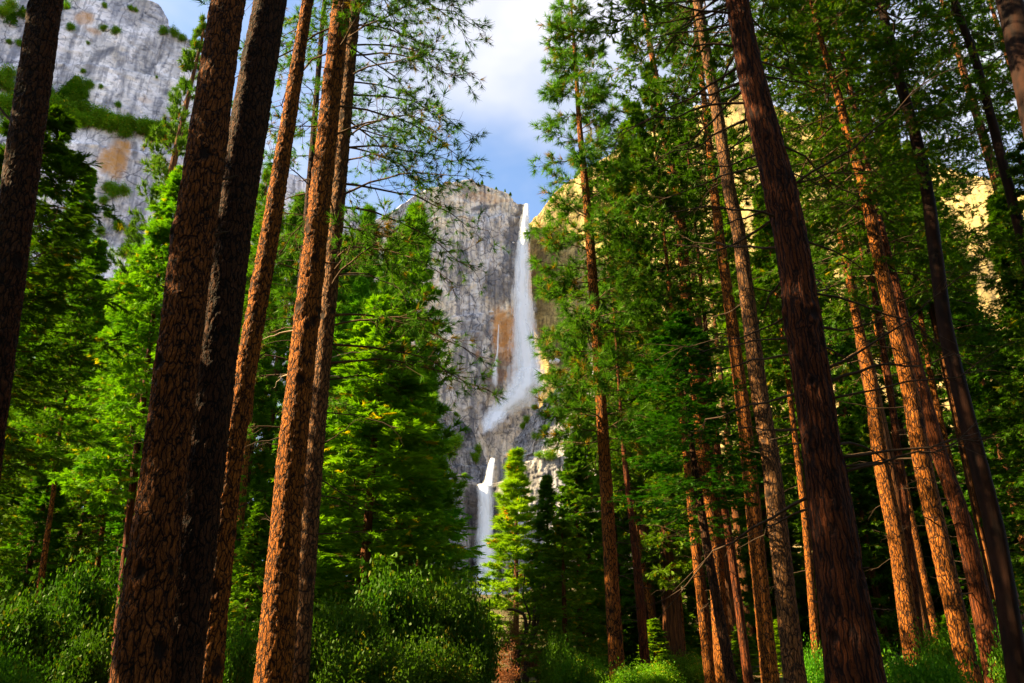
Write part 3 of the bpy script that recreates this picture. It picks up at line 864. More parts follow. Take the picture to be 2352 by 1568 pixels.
TREE_N = 0
def tree(key, px, py, D, hw, cb, label, group=None, color=(1, 1, 1), name=None, cat=None, trunk_r=None, on=None):
    """a tree of a stand, its apex at (px, py), crown half width hw (picture units), crown starting at the share cb"""
    global TREE_N
    TREE_N += 1
    rng = np.random.default_rng(TREE_N + 500)
    apex, mp = at(px, py, D)
    x, y = apex[0], D
    z0 = gz(x, y) - 0.1 if on is None else on
    H = apex[2] - z0
    label = STAND.get((px, py), label)
    name = name or ('pine_tree' if key.startswith('pine') else 'cedar_tree')
    root = thing(name, label, cat or name.replace('_', ' '), (x, y, z0), group)
    t = link('trunk', TRUNK, root)
    tr = trunk_r or (0.10 + 0.011 * H)
    t.scale = (tr, tr, H * 0.985)
    t.rotation_euler = (0, 0, rng.uniform(0, 6.28))
    j = rng.uniform(0.85, 1.12, 3)
    place_crown(root, key, 0, 0, H * cb, hw * mp, H * (1 - cb), rng.uniform(0, 6.28), tuple(np.array(color) * j))
    return root

def bush(key, px, py, D, hw, h_px, label, group=None, color=(1, 1, 1), name='leafy_shrub', cat='shrub', base=None):
    """a shrub whose top is at (px, py)"""
    global TREE_N
    TREE_N += 1
    rng = np.random.default_rng(TREE_N + 900)
    top, mp = at(px, py, D)
    z0 = gz(top[0], D) if base is None else base
    H = max(top[2] - z0, h_px * mp)
    root = thing(name, label, cat, (top[0], D, top[2] - H), group)
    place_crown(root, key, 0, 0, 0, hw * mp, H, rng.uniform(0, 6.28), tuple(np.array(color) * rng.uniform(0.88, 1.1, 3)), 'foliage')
    return root

# ---- trunks that stand close: bark in relief
def bark_surface(TH, Zs, r0, kind, seed):
    """relief in metres, crack mask (1 = on a plate) and plate value over angle and height"""
    circ = 2 * math.pi * r0
    if kind == 'cedar':
        nc = max(6, round(circ / 0.15))
        w = 0.5 * fbm(TH / 6.283 * nc * 0 + Zs * 0.7, TH * 0 + seed, seed=seed) + 0.35 * fbm(np.cos(TH) * 2, np.sin(TH) * 2, Zs * 1.3, seed=seed + 1)
        u = TH / 6.28318 * nc + w * 1.4
        f1, f2, cid = voronoi(u, Zs / 1.7, seed + 2, wrap=nc, jit=0.85)
        e = f2 - f1
        fine = fbm(np.cos(TH) * r0 * 40, np.sin(TH) * r0 * 40, Zs * 1.6, seed=seed + 3, octaves=3)
        crack = sstep(0.0, 0.30, e + 0.16 * fine)
        relief = 0.030 * crack + 0.012 * fine + 0.02 * (cid - 0.5)
        return relief, np.clip(crack * (0.75 + 0.5 * fine), 0, 1), cid
    pw, ph = (0.078, 0.30) if kind != 'fine' else (0.058, 0.22)
    nc = max(7, round(circ / pw))
    cx, sx = np.cos(TH) * r0, np.sin(TH) * r0
    w = 0.55 * fbm(cx * 9, sx * 9, Zs * 3.6, seed=seed + 1, octaves=4, gain=0.6)
    w2 = 0.7 * fbm(cx * 6, sx * 6, Zs * 2.6, seed=seed + 6, octaves=4, gain=0.6)
    u = TH / 6.28318 * nc
    f1, f2, cid = voronoi(u + w, Zs / ph + w2 * 1.1, seed + 2, wrap=nc, jit=1.0)
    g1, g2, cid2 = voronoi(u * 2 + w * 2.4, Zs / ph * 2.2 + w2 * 2.2, seed + 8, wrap=nc * 2, jit=1.0)
    fine = fbm(cx * 36, sx * 36, Zs * 14, seed=seed + 3, octaves=3)
    wide = 0.15 + 0.12 * np.exp(-Zs / 3.0) + 0.10 * fbm(cx * 2, sx * 2, Zs * 0.7, seed=seed + 7, octaves=2)
    e = f2 - f1 + 0.12 * fine
    crack = np.clip((e - wide * 0.45) / wide, 0, 1)
    crack = crack * (0.45 + 0.55 * sstep(0.02, 0.16, g2 - g1 + 0.08 * fine))
    relief = 0.034 * crack + 0.022 * (cid - 0.5) * crack + 0.010 * (cid2 - 0.5) + 0.008 * fine
    return relief, crack, np.clip(0.6 * cid + 0.5 * cid2 + 0.25 * fine, 0, 1)

def dead_branch(root, base, p, az, L, rise, droop, r0, mat='dead_wood', twigs=3, seed=0, name='branch', flex=0.26):
    """a bare limb with side twigs; p in world space"""
    rng = np.random.default_rng(seed)
    K = 9
    s = np.linspace(0, 1, K)
    d = np.array((math.cos(az), math.sin(az)))
    lat = np.array((-d[1], d[0]))
    wob = np.cumsum(rng.normal(0, flex, K)) * 0.22 * s
    wz = np.cumsum(rng.normal(0, flex, K)) * 0.18 * s
    P = np.zeros((1, K, 3))
    P[0, :, :2] = L * (s[:, None] * d + wob[:, None] * lat)
    P[0, :, 2] = L * (rise * s + droop * s * s + wz)
    parts = [tubes(P, (r0 * (1 - 0.82 * s))[None], 6)]
    if twigs:
        k = rng.uniform(0.3, 0.95, (1, twigs))
        q, tg = sample_poly(P, k)
        q, tg = q[0], tg[0]
        sd = np.where(rng.random(twigs) < 0.5, 1, -1)[:, None]
        dd = norm(tg + np.concatenate([lat[None] * sd, rng.normal(-0.25, 0.4, (twigs, 1))], 1) * rng.uniform(0.4, 1.0, (twigs, 1)))
        tl = L * rng.uniform(0.10, 0.34, (twigs, 1))
        q1 = q + dd * tl * 0.5; q2 = q1 + norm(dd + rng.normal(0, 0.25, (twigs, 3)) + np.array((0, 0, -0.15))) * tl * 0.5
        TW = np.stack([q, q1, q2], 1)
        parts.append(tubes(TW, np.full((twigs, 1), r0 * 0.32) * np.array((1.0, 0.7, 0.3)), 4))
    v, f = join(parts)
    o = link(name, make_mesh(name, v, f, M[mat]), root, tuple(np.asarray(p) - np.asarray(base)))
    return o

def big_tree(name, label, path, D, bark, mat, crown=None, H=None, group=None, seed=0, cat='tree', knots=0, color=(1, 1, 1), px_row=4.3):
    """path [(px, py, width)] from the top down; continues down to the ground and up to the height H"""
    pts, rad = [], []
    for px, py, w in path:
        p, mp = at(px, py, D)
        pts.append(p); rad.append(w * mp / 2)
    pts = np.array(pts)[::-1]; rad = np.array(rad)[::-1]        # from low to high
    z = pts[:, 2]
    i0, i1 = 0, min(len(z) - 1, 2)
    sx = (pts[i1, 0] - pts[0, 0]) / max(z[i1] - z[0], 0.5)
    g = gz(pts[0, 0], D) - 0.15
    if z[0] > g + 0.05:
        x_low = pts[0, 0] + sx * (g - z[0])
        pts = np.vstack([[x_low, D, g], pts]); rad = np.concatenate([[rad[0] * 1.10], rad]); z = pts[:, 2]
    top_seen = z[-1]
    if H and H > top_seen + 1:
        dx = (pts[-1, 0] - pts[-2, 0]) / max(z[-1] - z[-2], 0.5) * 0.5
        pts = np.vstack([pts, [pts[-1, 0] + dx * (H - top_seen), D, H]]); rad = np.concatenate([rad, [0.03]])
        z = pts[:, 2]
    base = np.array((pts[0, 0], D, pts[0, 2]))
    # rows: fine where the picture looks, coarse above
    vis_top = min(z[-1], 1.6 + D * 1.16 + 1.0)
    depth = at(path[0][0], 784, D)[1] * FPX
    near = D < 18.6 and mat != 'dark_shaded_cedar_bark'
    px_row = 4.1 if near else 10.0
    if near and bark == 'cedar' and mat == 'cedar_bark':
        mat = 'red_cedar_bark'
    elif not near or bark != 'cedar':
        mat = {'pine_bark': 'far_pine_bark', 'grey_pine_bark': 'far_grey_bark', 'cedar_bark': 'far_cedar_bark', 'brown_shaded_pine_bark': 'brown_shaded_plate_bark', 'dark_shaded_pine_bark': 'dark_shaded_plate_bark'}.get(mat, mat)
    dz = max(0.022, px_row * depth / FPX)
    zs = np.arange(z[0], vis_top, dz)
    if z[-1] > vis_top + 0.5:
        zs = np.concatenate([zs, np.linspace(vis_top, z[-1], 26)])
    rr = np.interp(zs, z, rad)
    # smooth the axis
    ax = np.interp(zs, z, pts[:, 0])
    kk = max(3, int(1.6 / dz)); ker = np.ones(kk) / kk
    axp = np.concatenate([np.full(kk, ax[0]) + (np.arange(kk) - kk) * (ax[1] - ax[0]), ax, np.full(kk, ax[-1]) + (np.arange(kk) + 1) * (ax[-1] - ax[-2])])
    ax = np.convolve(axp, ker, 'same')[kk:-kk]
    flare = 1 + 0.22 * np.exp(-(zs - zs[0]) / 0.7)
    r0 = float(np.median(rr[: max(2, len(rr) // 2)]))
    m = int(np.clip(2 * math.pi * r0 / (depth / FPX * px_row * 0.85), 18, 110))
    th = np.arange(m) / m * 2 * math.pi
    TH, ZS = np.meshgrid(th, zs)
    relief, crack, cell = bark_surface(TH, ZS - zs[0], r0, bark, seed + 1)
    fade = np.clip(rr / r0, 0.2, 1.0)[:, None]
    lump = 0.035 * r0 * fbm(np.cos(TH) * 1.2, np.sin(TH) * 1.2, ZS * 0.6, seed=seed + 4)
    rng = np.random.default_rng(seed + 77)
    scar = np.zeros_like(crack)
    for _ in range(knots):                                      # scars of lost limbs
        a0, zk = rng.uniform(0, 6.283), rng.uniform(zs[0] + 1, vis_top)
        da = np.abs((TH - a0 + math.pi) % (2 * math.pi) - math.pi) * r0
        kr = rng.uniform(0.06, 0.13)
        q = np.hypot(da / kr, (ZS - zk) / (kr * 1.5))
        hit = 1 - sstep(0.55, 1.2, q)
        crack = crack * (1 - 0.95 * hit); scar = np.maximum(scar, 0.95 * hit)
        relief = relief + 0.035 * np.exp(-(q - 1.0) ** 2 * 3) * (q < 2.2) - 0.02 * hit
    RR = rr[:, None] * flare[:, None] + (relief - 0.018) * fade * (0.35 if not near else 1.0 if bark == 'cedar' else 0.65) + lump
    RR = np.maximum(RR, 0.01)
    V = np.stack([ax[:, None] + RR * np.cos(TH), D + RR * np.sin(TH), ZS], -1) - base
    root = thing(name, label, cat, base, group)
    link('trunk', make_mesh('trunk', V.reshape(-1, 3), grid_faces(len(zs), m, True), M[mat], {'crack': crack, 'cell': cell, 'scar': scar}), root)
    axis = lambda h: np.array((np.interp(h, zs, ax), D, h))
    radius = lambda h: float(np.interp(h, zs, rr))
    if crown:
        key, zc, r, ztop = crown
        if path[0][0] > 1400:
            color = (0.62, 0.62, 0.42)  # shade put into the leaf tint of crowns on the right
        c = axis((zc + ztop) / 2)
        place_crown(root, key, c[0] - base[0], 0, zc - base[2], r, ztop - zc, seed * 1.7, color)
    return root, base, axis, radius

def limbs_on(T, n, z0, z1, L, r0, az=None, rise=(0.1, 0.35), droop=(-0.5, -0.1), mat='dead_wood', seed=0, twigs=3, name='branch'):
    root, base, axis, radius = T
    rng = np.random.default_rng(seed + 31)
    for i in range(n):
        h = z0 + (z1 - z0) * (i + rng.random()) / n
        a = rng.uniform(0, 6.283) if az is None else rng.normal(az[0], az[1])
        if math.sin(a) < -0.7:
            a = -a                                              # few limbs are left on the side of the path
        c = axis(h); rr = radius(h) * 0.92
        p = c + np.array((math.cos(a) * rr, math.sin(a) * rr, 0))
        dead_branch(root, base, p, a, rng.uniform(*L), rng.uniform(*rise), rng.uniform(*droop), r0 * rng.uniform(0.7, 1.25), mat, twigs, int(rng.integers(1e9)), name)

# --- the tall pines standing close on the left
tA = big_tree('pine_tree', 'dark shaded pine trunk at the far left edge, cut off by the frame', [(106, 0, 65), (30, 527, 74), (-30, 960, 80)], 12.5, 'pine', 'dark_shaded_pine_bark', ('pine_open', 20, 3.6, 37), 37, seed=1, cat='pine tree', knots=14)
limbs_on(tA, 2, 9.5, 12, (0.9, 1.2), 0.03, (3.0, 0.3), (0.5, 0.8), (0.1, 0.3), seed=3, twigs=0)
tB = big_tree('pine_tree', 'thickest brown plated pine trunk, front one of the leaning pair', [(524, 0, 71), (446, 527, 90), (380, 1054, 97), (318, 1568, 123)], 12.5, 'pine', 'brown_shaded_pine_bark', ('pine_open', 19.5, 3.8, 40), 40, seed=2, cat='pine tree', knots=26)
limbs_on(tB, 12, 3, 16, (0.12, 0.45), 0.03, None, (0.3, 0.8), (0, 0.1), seed=8, twigs=0, name='branch_stub')
tC = big_tree('pine_tree', 'almost black pine trunk close behind the thickest brown trunk', [(621, 0, 70), (530, 527, 90), (468, 1054, 95), (405, 1568, 105)], 13.7, 'pine', 'dark_shaded_pine_bark', ('pine_open', 21, 3.6, 41), 41, seed=3, cat='pine tree', knots=10)
tD = big_tree('pine_tree', 'slender pine trunk with a sunlit left edge, beside the black trunk', [(707, 0, 24), (622, 527, 40), (530, 1047, 51), (475, 1568, 64)], 15.2, 'fine', 'pine_bark', ('pine', 20, 2.6, 33), 33, seed=4, cat='pine tree', knots=16)
tE = big_tree('pine_tree', 'bright orange sunlit pine trunk with dark branch scars, left of the waterfall', [(785, 0, 39), (727, 527, 50), (669, 1054, 63), (627, 1568, 83)], 16.6, 'pine', 'pine_bark', ('pine_open', 17.5, 3.2, 39), 39, seed=5, cat='pine tree', knots=34)
limbs_on(tE, 14, 3, 16, (0.15, 0.5), 0.022, None, (0.3, 0.8), (0, 0.1), seed=18, twigs=0, name='branch_stub')
limbs_on(tE, 3, 8, 9.5, (0.9, 1.5), 0.022, (3.3, 0.4), (-0.15, 0.1), (-0.2, 0.1), seed=28, twigs=1, mat='pale_wood')
limbs_on(tD, 9, 3, 15, (0.12, 0.4), 0.018, None, (0.2, 0.7), (0, 0.1), seed=48, twigs=0, name='branch_stub')
tF = big_tree('pine_tree', 'grey barked pine behind the orange trunk, spreading sparse boughs over the sky', [(815, 0, 25), (770, 527, 34), (721, 1054, 40), (683, 1568, 48)], 18.5, 'fine', 'grey_pine_bark', None, 34, seed=6, cat='pine tree', knots=18)

# the open boughs of that pine: long arching limbs with needle tufts at the twig ends
def boughs(T, n, z0, z1, Lr, az, seed, key_units=TUFT, usize=0.24, rise=(0.05, 0.35), droop=(-0.55, -0.25), ntw=13, nu=3, leaf='pine_needles'):
    root, base, axis, radius = T
    rng = np.random.default_rng(seed)
    for i in range(n):
        h = z0 + (z1 - z0) * (i + rng.random()) / n
        a = rng.normal(az[0], az[1]); L = rng.uniform(*Lr)
        K = 9
        s = np.linspace(0, 1, K)
        d = np.array((math.cos(a), math.sin(a))); lat = np.array((-d[1], d[0]))
        P = np.zeros((1, K, 3))
        wob = np.cumsum(rng.normal(0, 0.05, K)) * s
        P[0, :, :2] = L * (s[:, None] * d + wob[:, None] * lat)
        P[0, :, 2] = L * (rng.uniform(*rise) * s + rng.uniform(*droop) * s * s) + 0.03 * L * np.cumsum(rng.normal(0, 0.5, K)) * s
        parts = [tubes(P, (0.034 * (0.5 + L / 8) * (1 - 0.8 * s))[None], 6)]
        ts = 0.22 + 0.78 * (np.arange(ntw) + rng.random((1, ntw))) / ntw
        p, tg = sample_poly(P, ts); p, tg = p[0], tg[0]
        side = np.where(np.arange(ntw) % 2, 1.0, -1.0)[:, None]
        l3 = norm(np.cross(tg, np.array((0, 0, 1.0)))) * side
        dd = norm(tg * 0.8 + l3 * rng.uniform(0.3, 1.0, (ntw, 1)) + rng.normal(0, 0.3, (ntw, 3)) + np.array((0, 0, -0.15)))
        tl = L * 0.34 * (1.15 - 0.7 * ts[0][:, None]) * rng.uniform(0.5, 1.25, (ntw, 1)) + 0.15
        q1 = p + dd * tl * 0.5; q2 = q1 + norm(dd + rng.normal(0, 0.25, (ntw, 3)) + np.array((0, 0, 0.2))) * tl * 0.5
        TW = np.stack([p, (p + q1) / 2 + rng.normal(0, 0.02, p.shape), q1, q2], 1)
        parts.append(tubes(TW, np.full((ntw, 1), 0.010) * np.array((1.0, 0.9, 0.75, 0.45)), 4))
        # second-order twigs
        s2 = rng.uniform(0.35, 0.95, (ntw, 3))
        c, ct = sample_poly(TW, s2); c = c.reshape(-1, 3); ct = ct.reshape(-1, 3)
        e = norm(ct + rng.normal(0, 0.65, c.shape) + np.array((0, 0, 0.1)))
        el = rng.uniform(0.15, 0.45, (len(c), 1))
        T2 = np.stack([c, c + e * el * 0.5, c + e * el + np.array((0, 0, 0.04))], 1)
        parts.append(tubes(T2, np.full((len(c), 1), 0.006) * np.array((1.0, 0.8, 0.6)), 3))
        v, f = join(parts)
        b = link('bough', make_mesh('bough', v, f, M['limb']), root, tuple(axis(h) - base))
        tips = np.concatenate([q2, T2[:, 2], TW[:, 2][rng.random(ntw) < 0.5]])
        tdir = np.concatenate([norm(q2 - q1), e, dd[rng.random(ntw) < 2][: len(tips) - len(q2) - len(e)]])
        keep = rng.random(len(tips)) < 0.85
        tips, tdir = tips[keep], tdir[keep]
        N = len(tips)
        tint = np.clip(rng.random(N) * 0.8, 0, 0.88)
        tint = np.where(rng.random(N) < 0.10, 1.0, tint)
        V, F, TT = scatter(key_units, tips, tdir + rng.normal(0, 0.15, tdir.shape), usize * rng.uniform(0.7, 1.2, N), rng, tint)
        link('needles', make_mesh('needles', V, F, M[leaf], {'tint': TT}, False), b)
boughs(tF, 30, 9.0, 24, (2.6, 4.4), (0.1, 0.55), 61)
boughs(tF, 10, 13, 24, (2.0, 3.6), (2.6, 0.9), 62)
boughs(tE, 4, 12.5, 18, (3.2, 4.6), (0.2, 0.5), 63)
limbs_on(tF, 10, 4.5, 12, (1.2, 2.6), 0.020, (0.1, 0.9), (-0.1, 0.25), (-0.45, -0.1), seed=64, twigs=3)
limbs_on(tF, 3, 8, 12, (0.8, 1.4), 0.018, (0.2, 0.6), (0.1, 0.5), (-0.2, 0.0), seed=66, twigs=1, mat='pale_wood')
tG = big_tree('pine_tree', 'thin dark pine with whorled bare branches between the sunlit trunks', [(746, -10, 9), (736, 100, 11), (703, 527, 17), (670, 900, 22), (630, 1300, 26)], 24, 'fine', 'dark_shaded_pine_bark', None, 30, seed=7, cat='pine tree')
boughs(tG, 26, 9.0, 29, (1.2, 2.8), (2.6, 1.5), 71, usize=0.26, ntw=11)
limbs_on(tG, 12, 6, 17, (1.0, 2.4), 0.018, (3.2, 0.6), (-0.05, 0.2), (-0.25, 0.1), seed=72)

# --- pines and cedars on the right
tJ = big_tree('pine_tree', 'tall pine with a reddish bare lower trunk right of the waterfall', [(1310, -10, 4), (1317, 84, 7), (1330, 285, 12), (1353, 527, 20), (1371, 790, 24), (1388, 1054, 28), (1418, 1568, 37)], 28, 'fine', 'pine_bark', None, None, seed=8, cat='pine tree', knots=40)
def taper_boughs(T, n, z0, z1, Lfun, seed, **kw):
    rng = np.random.default_rng(seed)
    for i in range(n):
        a = z0 + (z1 - z0) * i / n; L = Lfun((i + 0.5) / n)
        boughs(T, 1, a, a + (z1 - z0) / n, (L * 0.75, L * 1.15), (i * 2.39996, 0.4), int(rng.integers(1e9)), **kw)
taper_boughs(tJ, 74, 9.5, 32.0, lambda t: 2.0 * (1 - t) ** 0.6 + 0.45, 81, usize=0.34, ntw=11, rise=(-0.1, 0.3), droop=(-0.3, 0.1))
boughs(tJ, 12, 9.5, 19, (1.9, 2.7), (3.1, 0.6), 82, usize=0.34, ntw=13, rise=(-0.1, 0.2), droop=(-0.3, 0.05))
boughs(tJ, 14, 10, 26, (1.8, 3.0), (0.2, 0.7), 85, usize=0.34, ntw=13, rise=(-0.1, 0.2), droop=(-0.3, 0.05))
boughs(tJ, 14, 11, 31, (1.0, 2.0), (-1.5, 0.7), 86, usize=0.34, ntw=12, rise=(-0.1, 0.2), droop=(-0.3, 0.05))
limbs_on(tJ, 14, 4.5, 11, (0.9, 2.2), 0.018, None, (-0.2, 0.15), (-0.5, 0.0), seed=83)
limbs_on(tJ, 14, 3, 11, (0.1, 0.3), 0.018, None, (0.2, 0.7), (0, 0.1), seed=88, twigs=0, name='branch_stub')
limbs_on(tJ, 1, 7.3, 7.5, (1.0, 1.1), 0.02, (3.1, 0.1), (-0.1, 0.0), (0.35, 0.45), seed=84, twigs=0, mat='pale_wood')
tK = big_tree('cedar_tree', 'narrow cedar trunk thick with short bare twigs right of the reddish pine', [(1424, 930, 7), (1433, 1050, 11), (1462, 1290, 19), (1485, 1568, 24)], 34, 'cedar', 'cedar_bark', ('cedar_open', 13, 2.4, 27), 27, seed=9, cat='cedar tree')
limbs_on(tK, 34, 3, 14, (0.8, 2.4), 0.018, None, (-0.1, 0.2), (-0.35, 0.05), seed=91)
tL1 = big_tree('pine_tree', 'shorter sunlit orange pine trunk, left one of the close pair', [(1560, 900, 10), (1591, 1200, 20), (1607, 1350, 22), (1631, 1568, 25)], 27, 'fine', 'pine_bark', ('pine', 14, 2.3, 27), 27, seed=10, cat='pine tree', knots=8)
tL2 = big_tree('pine_tree', 'tall sunlit pine trunk, right one of the close pair', [(1480, 30, 10), (1495, 118, 13), (1512, 218, 16), (1538, 370, 20), (1565, 527, 24), (1576, 695, 27), (1602, 897, 30), (1620, 1100, 32), (1640, 1240, 34), (1663, 1568, 40)], 30.2, 'fine', 'pine_bark', ('cedar_open', 17, 3.2, 37), 37, seed=11, cat='pine tree', knots=16)
limbs_on(tL2, 16, 6, 20, (1.0, 2.8), 0.02, None, (-0.1, 0.2), (-0.35, 0.1), seed=111)
tN = big_tree('cedar_tree', 'slim straight brown trunk between two sunlit pine trunks', [(1640, 950, 12), (1655, 1110, 17), (1690, 1350, 20), (1718, 1568, 23)], 30, 'cedar', 'cedar_bark', ('cedar_open', 14, 2.4, 28), 28, seed=12, cat='cedar tree')
limbs_on(tN, 14, 4, 14, (0.8, 2.2), 0.016, None, (-0.1, 0.2), (-0.3, 0.1), seed=121)
tO = big_tree('pine_tree', 'golden sunlit pine trunk behind the grey plated trunk', [(1618, 240, 13), (1632, 370, 17), (1650, 527, 21), (1674, 695, 25), (1705, 930, 31), (1717, 1041, 33), (1742, 1300, 36), (1769, 1568, 40)], 26, 'pine', 'pine_bark', ('pine', 19, 3.0, 36), 36, seed=13, cat='pine tree', knots=10)
tP = big_tree('pine_tree', 'grey brown plated pine trunk just left of the great red cedar', [(1600, 0, 20), (1606, 34, 21), (1649, 270, 26), (1676, 453, 29), (1696, 527, 30), (1717, 695, 34), (1747, 930, 39), (1768, 1041, 41), (1826, 1568, 50)], 21, 'fine', 'grey_pine_bark', ('pine_open', 22, 3.2, 38), 38, seed=14, cat='pine tree', knots=8)
limbs_on(tP, 12, 8, 21, (1.0, 2.5), 0.02, None, (-0.1, 0.2), (-0.3, 0.1), seed=141)
tQ = big_tree('cedar_tree', 'great dark red cedar trunk with fibrous bark and many bare limbs', [(1690, -5, 47), (1722, 168, 57), (1766, 336, 65), (1813, 527, 72), (1852, 790, 79), (1890, 1054, 87), (1925, 1300, 102), (1967, 1568, 127)], 13.5, 'cedar', 'cedar_bark', ('cedar_near', 16.2, 3.6, 36), 36, seed=15, cat='cedar tree', knots=20)
limbs_on(tQ, 64, 4.5, 17.5, (1.4, 3.6), 0.028, None, (-0.15, 0.35), (-0.35, 0.25), seed=151, twigs=5)
limbs_on(tQ, 8, 2.5, 5.0, (0.15, 0.5), 0.02, None, (-0.1, 0.2), (0, 0.1), seed=152, twigs=0, name='branch_stub')
tS = big_tree('cedar_tree', 'tall straight brown trunk catching patches of sun right of the great cedar', [(1890, 110, 12), (1902, 151, 14), (1926, 218, 17), (1943, 302, 20), (1970, 370, 23), (2005, 527, 27), (2025, 628, 29), (2057, 762, 32), (2090, 897, 36), (2115, 1054, 40), (2230, 1568, 47)], 19.5, 'fine', 'pine_bark', ('cedar_near', 14, 3.0, 34), 34, seed=16, cat='cedar tree', knots=16)
limbs_on(tS, 18, 5, 16, (0.8, 2.4), 0.018, None, (-0.1, 0.3), (-0.3, 0.2), seed=161)
tT = big_tree('cedar_tree', 'bright orange sunlit trunk with hanging dry twigs near the right edge', [(2020, 500, 12), (2047, 618, 17), (2094, 796, 24), (2114, 880, 28), (2158, 1054, 34), (2205, 1175, 38), (2238, 1310, 42), (2290, 1568, 50)], 21, 'cedar', 'cedar_bark', ('cedar_near', 13, 3.0, 32), 32, seed=17, cat='cedar tree')
limbs_on(tT, 30, 3, 14, (0.8, 2.2), 0.016, None, (-0.2, 0.2), (-0.5, 0.1), seed=171, twigs=4)
tU = big_tree('cedar_tree', 'stout brown trunk rising from shrubs between the great cedar and the tall straight trunk', [(1960, 690, 18), (1976, 779, 22), (1996, 846, 26), (2020, 1054, 33), (2060, 1243, 37), (2090, 1468, 42), (2100, 1520, 44)], 25, 'fine', 'pine_bark', ('cedar_open', 15, 3.2, 34), 34, seed=18, cat='cedar tree', knots=8)
limbs_on(tU, 16, 5, 15, (0.8, 2.2), 0.016, None, (-0.2, 0.2), (-0.4, 0.1), seed=181)
tV = big_tree('cedar_tree', 'dark slim trunk half hidden behind the stout brown one', [(2045, 900, 15), (2070, 1108, 19), (2107, 1444, 22)], 28, 'cedar', 'cedar_bark', ('cedar_open', 15, 2.6, 31), 31, seed=19, cat='cedar tree')
tW = big_tree('pine_tree', 'thin reddish sunlit trunk behind the shrubs on the right', [(2070, 1060, 9), (2094, 1192, 12), (2137, 1400, 15)], 36, 'fine', 'pine_bark', ('pine', 18, 2.4, 32), 32, seed=20, cat='pine tree')
tX = big_tree('cedar_tree', 'dark leaning trunk close to the right edge of the stand', [(2035, 60, 19), (2060, 168, 22), (2104, 320, 25), (2130, 437, 27), (2171, 762, 32), (2225, 980, 37), (2292, 1243, 42), (2340, 1568, 48)], 18.5, 'cedar', 'dark_shaded_cedar_bark', ('cedar_near', 17, 3.0, 35), 35, seed=21, cat='cedar tree')
tY = big_tree('cedar_tree', 'slim dark trunk high in the upper right canopy', [(2190, 0, 15), (2245, 151, 17), (2305, 386, 20), (2365, 620, 24)], 17.5, 'cedar', 'dark_shaded_cedar_bark', ('cedar_near', 16, 2.4, 31), 31, seed=22, cat='cedar tree')
tZ = big_tree('cedar_tree', 'broad dark trunk leaning in at the upper right corner', [(2318, 0, 52), (2375, 250, 60), (2450, 600, 68)], 12.0, 'cedar', 'dark_shaded_cedar_bark', ('cedar_near', 18, 3.4, 34), 34, seed=23, cat='cedar tree')

